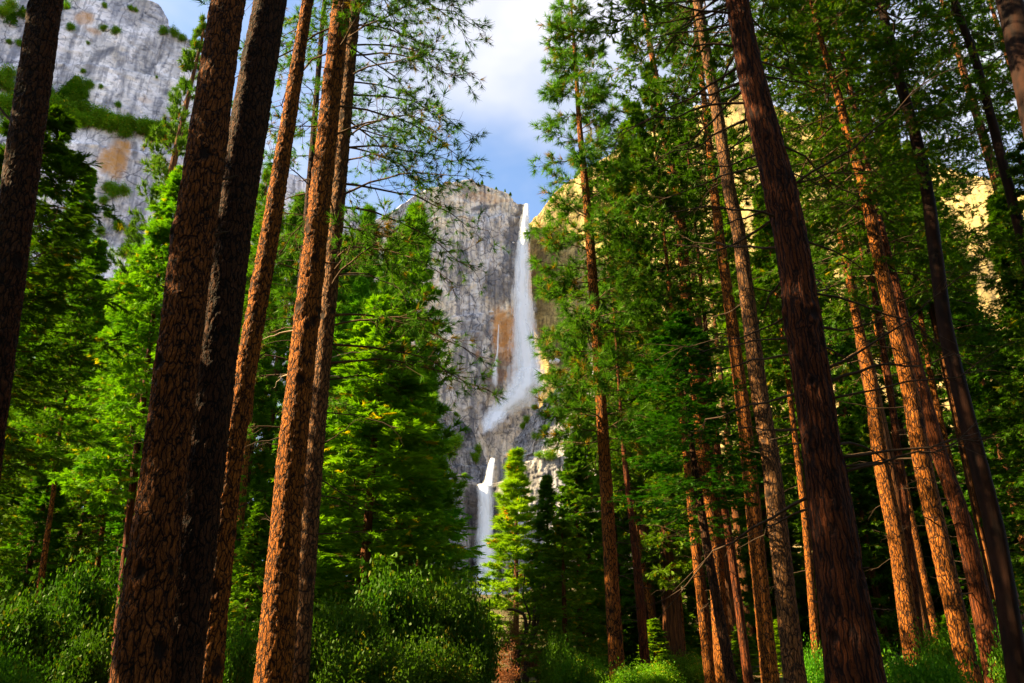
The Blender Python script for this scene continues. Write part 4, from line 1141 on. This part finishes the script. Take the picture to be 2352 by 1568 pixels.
# what sets each tree of the stands apart
STAND = {
    (150, 510): 'cedar in the gap just right of the far left trunk, thin topped',
    (55, 470): 'cedar behind the dark hanging boughs beside the far left trunk',
    (240, 640): 'broad cedar in front of the pale cliff, left of the slim orange edged cedar',
    (215, 700): 'small distant cedar below the orange stained cliff',
    (335, 560): 'cedar top close left of the slim orange edged cedar',
    (250, 850): 'green cedar half hidden behind the slim orange edged cedar',
    (90, 830): 'green cedar low behind the foot of the far left trunk',
    (170, 880): 'green cedar between the thin grey trunk and the thin pale trunk',
    (20, 1010): 'shaded cedar sapling against the left frame edge, above the shrubs',
    (130, 1040): 'shaded cedar sapling around the thin reddish trunk, above the large shrub',
    (230, 1010): 'shaded cedar sapling left of the slim orange edged cedar, above the shrubs',
    (300, 1120): 'shaded cedar sapling touching the thickest trunk low on its left',
    (620, 380): 'pine top between the black trunk and the slender sunlit trunk',
    (690, 440): 'green pine filling the gap between slender and orange trunks at mid height',
    (610, 800): 'green pine low in the gap between slender and orange trunks',
    (540, 1000): 'green cedar strip directly right of the black trunk, low down',
    (600, 1150): 'lowest cedar between slender and orange trunks, just above the bright shrub',
    (850, 470): 'pine top seen through the sparse boughs, left of the tallest dense pine',
    (800, 540): 'pine top directly beside the grey barked pine at mid height',
    (780, 700): 'deep green pine hugging the right side of the grey barked pine',
    (830, 640): 'deep green pine between the grey barked pine and the yellow tipped cedar',
    (985, 780): 'small pine low on the right flank of the tallest dense pine',
    (1255, 1090): 'first green cedar right of the lime pine',
    (1320, 1010): 'yellowish cedar touching the left side of the reddish pine trunk',
    (1290, 1190): 'nearest and lowest cedar between the lime pine and the reddish trunk',
    (1330, 780): 'distant cedar top behind the lower boughs of the reddish pine',
    (1400, 980): 'cedar seen between the reddish pine and the narrow twiggy cedar',
    (1450, 230): 'tall shaded cedar right behind the crown of the reddish pine',
    (1420, 380): 'shaded pine low behind the narrow twiggy cedar',
    (1560, 330): 'tall shaded cedar seen between the close pair and the golden trunk',
    (1480, 600): 'broad shaded cedar between the twiggy cedar and the close pair of trunks',
    (1620, 560): 'shaded cedar behind the golden sunlit trunk',
    (1480, 1180): 'low green cedar at the foot of the narrow twiggy cedar',
    (1540, 1150): 'low green cedar at the left of the close pair of trunks',
    (1780, 1180): 'low green cedar right of the grey plated trunk',
    (1860, 1080): 'low green cedar touching the left edge of the great red cedar',
    (1660, 420): 'distant conifer against the yellow cliff between golden and grey trunks',
    (1760, 450): 'distant conifer in the gap between the grey plated trunk and the great cedar',
    (1860, 520): 'distant conifer just right of the great red cedar at mid height',
    (1720, 900): 'green conifer between golden and grey plated trunks, in their lower half',
    (2250, -60): 'tall dark cedar reaching past the frame top near the right corner',
    (2130, -110): 'tall dark cedar behind the dark leaning trunk, reaching past the frame top',
    (2330, 330): 'near dark cedar cut by the right frame edge in the upper half',
    (1960, -60): 'tall dark cedar whose lower boughs hang right of the bright orange trunk',
    (1830, 20): 'tall dark cedar standing between the great cedar and the stout brown trunk',
    (2100, 560): 'dark cedar between the bright orange trunk and the dark leaning trunk',
    (2210, 700): 'dark cedar just right of the dark leaning trunk at mid height',
    (2310, 800): 'dark cedar at the right frame edge in the lower half',
    (2150, 1000): 'low dark cedar right of the tall straight trunk',
    (2285, 440): 'dense dark cedar at the right frame edge around mid height',
    (1960, 470): 'distant cedar right of the stout brown trunk at mid height',
    (2050, 500): 'distant cedar behind the tall straight brown trunk',
    (2170, 560): 'distant cedar top behind the dark leaning trunk',
    (1940, 960): 'low cedar filling the gap between the great cedar and the stout brown trunk',
    (2090, 800): 'distant cedar low behind the bright orange trunk',
}
# --- left stand
tH = big_tree('cedar_tree', 'slim cedar with an orange sunlit edge just left of the thickest trunk', [(396, 410, 2), (385, 500, 4), (360, 660, 9), (319, 997, 14), (312, 1041, 15), (269, 1460, 20)], 26, 'cedar', 'cedar_bark', ('cedar', 7.4, 2.5, 20.7), None, seed=24, cat='cedar tree', color=(1.1, 1.15, 0.9))
g1 = 'cedars crowded at the far left'
l1 = 'green cedar in the crowded stand left of the thickest trunk'
tree('cedar_b', 125, 255, 19, 225, 0.38, 'dark cedar hanging its boughs beside the far left trunk', color=(0.42, 0.46, 0.42))
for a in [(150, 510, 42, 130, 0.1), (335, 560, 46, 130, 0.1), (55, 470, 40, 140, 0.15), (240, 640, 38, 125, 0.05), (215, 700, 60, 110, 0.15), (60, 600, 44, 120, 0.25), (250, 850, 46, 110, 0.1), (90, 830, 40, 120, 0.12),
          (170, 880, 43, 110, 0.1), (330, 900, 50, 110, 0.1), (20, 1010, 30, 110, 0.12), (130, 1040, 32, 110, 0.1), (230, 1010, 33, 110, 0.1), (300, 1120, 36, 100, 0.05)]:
    tree(('cedar', 'cedar_b', 'cedar_far')[int(a[0] + a[1]) % 3], *a, l1, g1, (1.15, 1.1, 0.8) if a[1] < 900 else (0.7, 0.8, 0.7))  # low saplings get a darker tint that stands for shade
tree('pine', 470, 40, 44, 95, 0.35, 'green pine peeping past the left side of the thickest trunk')
g2 = 'conifers between the left trunks'
l2 = 'green conifer filling the gaps between the tall left trunks'
for a in [('pine', 620, 380, 56, 90, 0.25), ('pine_full', 690, 440, 48, 90, 0.2), ('cedar', 560, 640, 40, 100, 0.1), ('pine_full', 610, 800, 36, 95, 0.1), ('cedar_far', 700, 760, 60, 100, 0.1),
          ('cedar', 540, 1000, 32, 90, 0.05), ('cedar_b', 740, 900, 44, 95, 0.05), ('cedar', 600, 1150, 30, 90, 0.03), ]:
    tree(*a, l2, g2)
g3 = 'pines left of the waterfall'
l3 = 'deep green pine in the stand between the grey barked pine and the waterfall'
for a in [('pine_full', 850, 470, 60, 110, 0.1), ('pine_full', 800, 540, 50, 120, 0.1), ('pine_full', 905, 535, 58, 100, 0.1), ('pine_full', 780, 700, 42, 120, 0.1), ('pine_full', 830, 640, 46, 120, 0.1), ('pine_full', 985, 780, 66, 85, 0.05)]:
    tree(*a, l3, g3, (1.2, 1.2, 0.9))
tree('pine_full', 957, 465, 50, 145, 0.10, 'tallest dense pine whose right side meets the grey cliff', color=(1.4, 1.4, 0.8))  # crown tint raised to imitate sunlight
tree('cedar', 884, 680, 34, 235, 0.04, 'yellow tipped young cedar in front of the dense pines', color=(1.55, 1.5, 0.7))  # sunlight painted into the tint; the cedar itself stands shaded
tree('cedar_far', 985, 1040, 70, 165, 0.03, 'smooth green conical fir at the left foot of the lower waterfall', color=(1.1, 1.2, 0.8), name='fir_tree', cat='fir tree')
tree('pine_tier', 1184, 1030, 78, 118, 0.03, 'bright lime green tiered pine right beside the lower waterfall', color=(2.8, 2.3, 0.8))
g4 = 'cedars right of the lime pine'
l4 = 'yellowish green cedar between the lime pine and the reddish trunk'
for a in [('cedar', 1255, 1090, 52, 80, 0.03), ('cedar', 1320, 1010, 46, 100, 0.03), ('cedar_b', 1290, 1190, 34, 105, 0.02), ('cedar_far', 1330, 780, 64, 85, 0.05), ('cedar', 1400, 980, 52, 100, 0.05), ('cedar_far', 1390, 740, 72, 85, 0.08)]:
    tree(*a, l4, g4, (1.1, 1.05, 0.85))
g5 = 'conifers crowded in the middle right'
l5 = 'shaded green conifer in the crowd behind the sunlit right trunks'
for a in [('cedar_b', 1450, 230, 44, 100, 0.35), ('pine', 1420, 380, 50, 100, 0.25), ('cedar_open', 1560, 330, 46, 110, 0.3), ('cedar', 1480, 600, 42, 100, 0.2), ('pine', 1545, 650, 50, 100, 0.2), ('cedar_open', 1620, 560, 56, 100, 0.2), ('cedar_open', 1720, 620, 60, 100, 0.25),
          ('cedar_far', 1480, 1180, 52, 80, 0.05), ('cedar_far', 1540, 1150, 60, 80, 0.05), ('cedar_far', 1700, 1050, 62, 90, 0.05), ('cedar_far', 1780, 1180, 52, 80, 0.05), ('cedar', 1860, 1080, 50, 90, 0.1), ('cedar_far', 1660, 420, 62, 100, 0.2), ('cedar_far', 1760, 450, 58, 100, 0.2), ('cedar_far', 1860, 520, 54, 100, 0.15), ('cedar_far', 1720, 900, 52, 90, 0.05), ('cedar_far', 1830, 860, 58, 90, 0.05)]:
    tree(*a, l5, g5, (0.78, 0.76, 0.48))  # forest shade worked into the leaf tint
tM = big_tree('cedar_tree', 'dark blue green young cedar hanging in front of the close pair of trunks', [(1570, 880, 4), (1580, 950, 9), (1597, 1100, 17), (1622, 1250, 20), (1652, 1420, 23), (1680, 1568, 25)], 22, 'cedar', 'dark_shaded_pine_bark', None, None, seed=25, cat='cedar tree')
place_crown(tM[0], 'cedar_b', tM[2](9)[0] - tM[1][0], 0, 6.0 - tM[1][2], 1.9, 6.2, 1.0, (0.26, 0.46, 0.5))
limbs_on(tM, 16, 3.2, 7.5, (0.6, 1.8), 0.014, None, (-0.2, 0.2), (-0.5, 0.0), seed=251)
g5b = 'young firs low in the right stand'
for px, py, D, hw in [(1480, 1330, 56, 70), (1600, 1280, 64, 80), (1820, 1330, 54, 75), (1990, 1330, 50, 75), (2130, 1320, 52, 80), (1420, 1260, 66, 70), (1560, 1390, 48, 60), (1960, 1400, 42, 60), (1500, 1420, 40, 55), (1700, 1430, 38, 55), (1790, 1420, 40, 55), (2000, 1440, 36, 55), (2180, 1410, 38, 60)]:
    tree('cedar_far', px, py, D, hw, 0.0, 'young bushy conifer low between the trunks of the right stand', g5b, (1.35, 1.3, 0.6), 'fir_tree', 'fir tree')  # light put into the tint, as little reaches the understory
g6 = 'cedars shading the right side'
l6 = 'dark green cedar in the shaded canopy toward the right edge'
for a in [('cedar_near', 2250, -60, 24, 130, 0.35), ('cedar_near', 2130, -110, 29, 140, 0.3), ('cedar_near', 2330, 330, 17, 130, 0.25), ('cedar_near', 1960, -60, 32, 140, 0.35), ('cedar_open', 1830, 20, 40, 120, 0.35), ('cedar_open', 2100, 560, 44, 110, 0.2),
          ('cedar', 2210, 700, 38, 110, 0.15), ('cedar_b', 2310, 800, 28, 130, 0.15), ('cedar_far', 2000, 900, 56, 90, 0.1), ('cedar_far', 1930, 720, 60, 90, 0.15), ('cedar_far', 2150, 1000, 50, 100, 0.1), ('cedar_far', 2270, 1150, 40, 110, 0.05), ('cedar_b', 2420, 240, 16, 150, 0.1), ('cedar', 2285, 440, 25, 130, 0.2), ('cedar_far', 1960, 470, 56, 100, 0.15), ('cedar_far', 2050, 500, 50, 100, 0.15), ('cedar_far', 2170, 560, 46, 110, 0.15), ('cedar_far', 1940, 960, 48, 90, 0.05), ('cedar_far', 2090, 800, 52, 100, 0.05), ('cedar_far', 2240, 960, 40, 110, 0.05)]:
    tree(*a, l6, g6, (0.42, 0.46, 0.3))  # canopy shade painted in with a darker leaf tint
# thin trunks in the depth of the stand
for i, (p, D, lab) in enumerate([
        ([(144, 700, 8), (144, 782, 9), (111, 930, 14), (80, 1100, 18)], 38, 'thin grey trunk leaning among the far left cedars'),
        ([(262, 1000, 7), (252, 1085, 8), (228, 1273, 12), (215, 1370, 13)], 34, 'thin pale trunk low among the far left cedars'),
        ([(135, 1000, 8), (121, 1142, 10), (87, 1377, 15), (80, 1440, 15)], 30, 'thin reddish trunk near the bottom left shrubs'),
        ([(1528, 1180, 6), (1542, 1300, 8), (1562, 1560, 11)], 46, 'thin red trunk, left one of the small distant pair'),
        ([(1545, 1180, 6), (1555, 1290, 8), (1576, 1568, 11)], 44, 'thin red trunk, right one of the small distant pair'),
        ([(1440, 1080, 7), (1475, 1300, 11), (1510, 1500, 15)], 42, 'dim purple brown trunk behind the narrow twiggy cedar'),
        ([(1800, 800, 9), (1820, 960, 12), (1850, 1200, 16), (1880, 1568, 20)], 33, 'slim orange trunk just left of the great red cedar'),
        ([(2100, 640, 9), (2140, 880, 13), (2200, 1150, 17), (2260, 1450, 20)], 32, 'slim dark trunk behind the bright orange trunk on the right'),
        ([(2160, 650, 8), (2190, 850, 11), (2230, 1050, 14), (2270, 1300, 17)], 36, 'slim sunlit trunk deep in the right stand'),
        ([(585, 800, 12), (560, 1100, 16), (535, 1400, 18)], 34, 'dim brown trunk between the black and the orange trunk'),
        ([(945, 860, 8), (946, 930, 9), (944, 1010, 10)], 49.5, 'short bare piece of reddish trunk under the tallest dense pine')]):
    zt = at(p[0][0], p[0][1], D)[0][2]
    T = big_tree('conifer_tree', lab, p, D, 'fine', 'pine_bark', None if i == 10 else ('cedar', zt - 1.5, 1.9, zt + 9), None if i == 10 else zt + 8.5, seed=40 + i, cat='tree', color=(0.9, 0.95, 0.8))
    if i != 10:
        limbs_on(T, 8, T[2](0)[2] + 4, at(p[0][0], p[0][1], D)[0][2], (0.6, 1.8), 0.014, None, (-0.1, 0.2), (-0.3, 0.1), seed=400 + i)

# --- shrubs
g7 = 'oak shrubs in front of the lower waterfall'
for i, (a, lab) in enumerate([
        (('bush', 790, 1345, 21, 130, 250), 'round dark green oak shrub beside the grey barked pine'),
        (('bush_b', 900, 1310, 24, 120, 260), 'dark green oak shrub under the yellow tipped cedar'),
        (('bush', 1010, 1305, 25, 120, 260), 'tall oak shrub left of the foot of the lower waterfall'),
        (('bush_b', 1085, 1335, 27, 75, 230), 'oak shrub right in front of the foot of the lower waterfall'),
        (('bush_c', 850, 1455, 17, 130, 200), 'low oak shrub at the bottom edge beside the orange trunk'),
        (('bush_c', 990, 1450, 18, 130, 200), 'low oak shrub at the bottom edge left of the lower waterfall')]):
    bush(*a, lab, g7, (0.62, 0.62, 0.42), 'oak_shrub', 'oak shrub')
g8 = 'shrubs along the bottom left'
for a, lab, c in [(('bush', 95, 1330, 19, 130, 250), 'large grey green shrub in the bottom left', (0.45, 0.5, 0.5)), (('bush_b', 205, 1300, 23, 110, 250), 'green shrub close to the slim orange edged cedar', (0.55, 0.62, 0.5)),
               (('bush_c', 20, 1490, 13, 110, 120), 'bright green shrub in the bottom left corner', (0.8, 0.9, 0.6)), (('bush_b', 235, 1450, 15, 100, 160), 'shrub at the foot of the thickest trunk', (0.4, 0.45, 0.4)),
               (('bush_c', 545, 1420, 20, 70, 150), 'bright shrub between the slender sunlit trunk and the orange trunk', (0.7, 0.85, 0.6)), (('bush_b', -40, 1280, 22, 120, 260), 'tall dark shrub cut by the left edge', (0.45, 0.5, 0.45))]:
    bush(*a, lab, g8, c)
g9 = 'shrubs along the bottom right'
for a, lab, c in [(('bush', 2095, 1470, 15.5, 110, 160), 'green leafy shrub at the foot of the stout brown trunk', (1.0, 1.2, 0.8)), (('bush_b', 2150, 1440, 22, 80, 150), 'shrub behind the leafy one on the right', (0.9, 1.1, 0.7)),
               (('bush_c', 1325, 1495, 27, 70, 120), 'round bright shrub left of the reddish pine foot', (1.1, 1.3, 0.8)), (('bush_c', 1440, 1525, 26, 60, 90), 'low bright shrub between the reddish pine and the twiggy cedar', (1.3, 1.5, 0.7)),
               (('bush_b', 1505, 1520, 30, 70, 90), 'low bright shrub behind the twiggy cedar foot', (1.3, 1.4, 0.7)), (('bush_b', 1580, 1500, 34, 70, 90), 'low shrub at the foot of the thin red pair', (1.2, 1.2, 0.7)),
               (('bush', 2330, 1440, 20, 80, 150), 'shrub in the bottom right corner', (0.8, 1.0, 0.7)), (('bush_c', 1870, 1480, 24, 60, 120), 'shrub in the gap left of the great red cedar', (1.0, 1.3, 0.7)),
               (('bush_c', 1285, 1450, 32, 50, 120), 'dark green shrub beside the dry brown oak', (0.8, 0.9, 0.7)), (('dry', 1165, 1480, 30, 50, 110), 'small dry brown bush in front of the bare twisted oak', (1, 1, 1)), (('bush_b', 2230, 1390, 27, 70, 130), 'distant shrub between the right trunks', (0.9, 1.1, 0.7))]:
    bush(*a, lab, g9, c)

# --- the dry oak
def dry_oak():
    D = 36
    base, mp = at(1205, 1590, D)
    base[2] = gz(base[0], D)
    root = thing('oak_tree', 'bare twisted oak with dry brown leaves below the lime pine', 'oak tree', base)
    parts = []
    for pl, r0 in (([(1205, 1590), (1208, 1530), (1222, 1470), (1228, 1410), (1226, 1370)], 0.16), ([(1190, 1590), (1185, 1540), (1195, 1490), (1210, 1450), (1205, 1410), (1180, 1400), (1165, 1398)], 0.12),
                   ([(1222, 1470), (1235, 1430), (1240, 1380), (1250, 1340)], 0.08), ([(1210, 1450), (1218, 1420), (1200, 1370), (1205, 1320)], 0.06)):
        P = np.array([at(a, b, D)[0] for a, b in pl]) - base
        K = 14
        t = np.linspace(0, len(pl) - 1, K)
        Q = np.stack([np.interp(t, np.arange(len(pl)), P[:, j]) for j in range(3)], 1)
        Q[:, 1] += 0.25 * fbm(t * 0.8, t * 0 + r0 * 50, seed=4)
        parts.append(tubes(Q[None], (r0 * (1 - 0.65 * np.linspace(0, 1, K)))[None], 8))
    v, f = join(parts)
    link('trunk', make_mesh('trunk', v, f, M['dead_wood']), root)
    for (a, b, hw, H) in ((1175, 1420, 45, 3.0), (1200, 1490, 55, 2.4), (1235, 1480, 40, 2.5)):
        p, mp = at(a, b, D)
        place_crown(root, 'dry', p[0] - base[0], 0.3, p[2] - H * 0.7 - base[2], hw * mp, H, a, (1, 1, 1), 'foliage')
dry_oak()

# --- scrub and little trees on the cliffs
def on_cliff(cl, px, py):
    o, flat, pu, pv, R, nc = CLIFF[cl]
    vis = (R - 5) * nc
    i = int(np.argmin(np.hypot(pu[:vis] - px, pv[:vis] - py)))
    return flat[i]

def scrub(cl, px, py, h_px, w_px, label, group, color=(1, 1, 1), key=None):
    global TREE_N
    TREE_N += 1
    rng = np.random.default_rng(TREE_N)
    p = on_cliff(cl, px, py)
    depth = (p - EYE) @ FWD
    H, Wd = h_px * depth / FPX * 1.15, w_px * depth / FPX / 2
    root = thing('cliff_shrub', label, 'shrub', (p[0], p[1] - Wd * 0.25, p[2] - H * 0.15), group)
    place_crown(root, key or ('scrub' if TREE_N % 2 else 'scrub_b'), 0, 0, 0, Wd, H, rng.uniform(0, 6.28), color, 'foliage')

rng = np.random.default_rng(7)
lg = 'low green shrub growing on the ledge band across the pale left cliff'
for i in range(90):
    px = rng.uniform(0, 440)
    py = np.interp(px, [0, 100, 200, 300, 430, 470], [262, 278, 292, 308, 330, 340]) + rng.normal(0, 6) - 3
    w = rng.uniform(26, 54) * (1.4 if px < 160 else 1.0)
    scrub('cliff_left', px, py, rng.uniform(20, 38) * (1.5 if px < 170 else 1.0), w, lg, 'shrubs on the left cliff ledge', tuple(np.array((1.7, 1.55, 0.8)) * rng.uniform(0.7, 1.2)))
for i in range(26):
    px = rng.uniform(70, 210); py = rng.uniform(205, 275)
    scrub('cliff_left', px, py, rng.uniform(22, 40), rng.uniform(24, 44), lg, 'shrubs on the left cliff ledge', tuple(np.array((1.3, 1.3, 0.7)) * rng.uniform(0.7, 1.2)))
lh = 'small green shrub clinging to the bare face of the pale left cliff'
for px, py, s in [(245, 440, 30), (262, 455, 44), (285, 450, 34), (240, 470, 26), (250, 500, 26), (275, 530, 34), (300, 545, 30), (290, 590, 40), (230, 540, 30), (320, 560, 30), (30, 30, 40), (10, 40, 36), (60, 35, 24), (160, 70, 24), (235, 72, 22), (265, 78, 26), (150, 20, 22),
                  (300, 24, 16), (312, 28, 14), (240, 18, 16), (200, 100, 12), (375, 80, 26), (400, 85, 30), (420, 95, 22), (440, 105, 18), (45, 105, 20), (20, 100, 16), (275, 248, 18), (210, 200, 14), (232, 203, 14), (15, 190, 50), (-5, 200, 50), (25, 215, 40), (190, 168, 14), (360, 180, 10)]:
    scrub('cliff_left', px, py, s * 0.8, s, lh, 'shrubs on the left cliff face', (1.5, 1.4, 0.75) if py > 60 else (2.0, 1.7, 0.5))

def cliff_tree(cl, px, py, h_px, w_px, label, group, key='cedar_far', color=(0.7, 0.85, 0.6)):
    global TREE_N
    TREE_N += 1
    p = on_cliff(cl, px, py)
    depth = (p - EYE) @ FWD
    H = h_px * depth / FPX * 1.1
    root = thing('conifer_tree', label, 'tree', (p[0], p[1] + 0.3, p[2] - H * 0.05), group)
    t = link('trunk', TRUNK, root); t.scale = (H * 0.018, H * 0.018, H)
    place_crown(root, key, 0, 0, H * 0.12, w_px * depth / FPX / 2, H * 0.88, TREE_N * 1.1, color)
lt = 'small conifer standing on the ledge of the pale left cliff'
for px, py, h, w in [(160, 232, 68, 60), (130, 250, 50, 40), (185, 240, 45, 40), (320, 312, 30, 14), (45, 45, 40, 26), (20, 60, 40, 30)]:
    cliff_tree('cliff_left', px, py, h, w, lt, 'conifers on the left cliff')
lr = 'tiny conifer on the rim above the grey granite wall'
for px, py, h, w in [(1105, 420, 12, 9), (1098, 424, 8, 6), (1140, 432, 8, 7), (1160, 436, 9, 5), (1183, 444, 10, 8), (1060, 432, 8, 6), (1040, 438, 8, 6), (1120, 440, 10, 8), (990, 452, 9, 7), (940, 492, 16, 8), (915, 502, 12, 7), (1012, 442, 7, 6), (1072, 428, 6, 5)]:
    cliff_tree('cliff_upper', px, py, h, w, lr, 'conifers on the upper rim', color=(0.8, 0.9, 0.6))
lw = 'green shrub rooted in the gully rocks between the two waterfalls'
for cl, px, py, h, w in [('cliff_middle_left', 1100, 1040, 22, 22), ('cliff_middle_left', 1092, 1062, 22, 24), ('cliff_middle_left', 1085, 1055, 16, 18), ('cliff_middle_right', 1195, 920, 12, 20), ('cliff_middle_right', 1182, 950, 16, 22), ('cliff_middle_right', 1175, 968, 14, 16),
                         ('cliff_middle_right', 1232, 1010, 16, 30), ('cliff_middle_right', 1252, 990, 14, 24), ('cliff_middle_right', 1200, 980, 12, 14), ('cliff_lower', 1262, 1055, 20, 46), ('cliff_lower', 1240, 1050, 14, 26), ('cliff_middle_left', 1045, 1030, 34, 40), ('cliff_middle_left', 1030, 1050, 40, 44),
                         ('cliff_lower', 1078, 1092, 10, 16), ('cliff_middle_left', 1075, 932, 8, 14), ('cliff_middle_left', 1055, 945, 8, 16), ('cliff_middle_right', 1265, 930, 16, 26)]:
    scrub(cl, px, py, h, w, lw, 'shrubs in the gully rocks', (1.5, 1.4, 0.65))

# --- snow left in the shade of the walls
def snow(cl, px, py, w, h, label):
    p = on_cliff(cl, px, py)
    depth = (p - EYE) @ FWD
    n, m = 7, 16
    rr = np.linspace(0.02, 1, n)[:, None]; th = np.arange(m)[None] / m * 2 * math.pi
    wob = 1 + 0.3 * fbm(np.cos(th) * 2, np.sin(th) * 2, seed=int(px))
    V = np.stack([rr * wob * np.cos(th) * w, -(1 - rr ** 2) * h * 0.9 + 0 * th, rr * wob * np.sin(th) * h], -1) * depth / FPX / 2
    o = link('snow_patch', make_mesh('snow_patch', V.reshape(-1, 3), grid_faces(n, m, True), SNOW), None, (p[0], p[1] - 1.5, p[2]))
    tag(o, label, None, None, 'stuff')
SNOW = mat_plain('snow', (0.85, 0.87, 0.9), (0.75, 0.78, 0.84), 0.4)
snow('cliff_right', 1274, 829, 26, 14, 'snow patch on the shelf right of the upper waterfall')
snow('cliff_upper', 1126, 717, 14, 4, 'small snow patch on the shelf left of the upper waterfall')
snow('cliff_upper', 1178, 558, 5, 4, 'tiny ice patch high beside the upper waterfall')

# --- the rest of the stand, beside and behind the viewpoint: it shades what stands in front
lo = 'conifer of the same forest beside or behind the viewpoint'
def outside(key, x, y, H, r, cb):
    z0 = gz(x, y) - 0.1
    root = thing('cedar_tree' if key.startswith('cedar') else 'pine_tree', lo, 'tree', (x, y, z0), 'forest around the viewpoint')
    t = link('trunk', TRUNK, root); t.scale = (0.42, 0.42, H * 0.98)
    place_crown(root, key, 0, 0, H * cb, r, H * (1 - cb), x + y, (0.8, 0.85, 0.75))
for a in [('cedar', -17, 9.9, 30, 3.2, 0.22), ('cedar_b', -24, 6.5, 32, 3.6, 0.2), ('cedar_b', -14, 3.0, 28, 3.2, 0.2), ('cedar', -11, -7, 30, 3.6, 0.12), ('cedar_b', -3, -9, 32, 3.8, 0.12), ('cedar', 5, -8, 30, 3.8, 0.12),
          ('cedar', 11, -5, 32, 3.8, 0.12), ('cedar_b', 15, 3, 30, 3.6, 0.15), ('cedar', 22, 9, 32, 3.6, 0.15), ('cedar_b', -20, -10, 34, 4.0, 0.1), ('cedar', 1, -18, 36, 4.2, 0.08), ('cedar_b', 13, -16, 36, 4.2, 0.08), ('cedar', -8, -20, 36, 4.2, 0.08), ('cedar_b', 24, -6, 34, 4.0, 0.1),
          ('cedar', -29, -2, 34, 4.0, 0.1), ('cedar_b', -34, 4, 34, 4.0, 0.12), ('cedar', 30, 4, 34, 4.0, 0.1), ('cedar', -16, -24, 38, 4.4, 0.06), ('cedar_b', 6, -28, 38, 4.4, 0.06), ('cedar', 22, -22, 38, 4.4, 0.06), ('cedar_b', 34, -14, 38, 4.4, 0.06), ('cedar_b', -32, -18, 38, 4.4, 0.06), ('pine', -7, -3.5, 34, 3.4, 0.4), ('pine', 8, 1.5, 34, 3.4, 0.45)]:
    outside(*a)
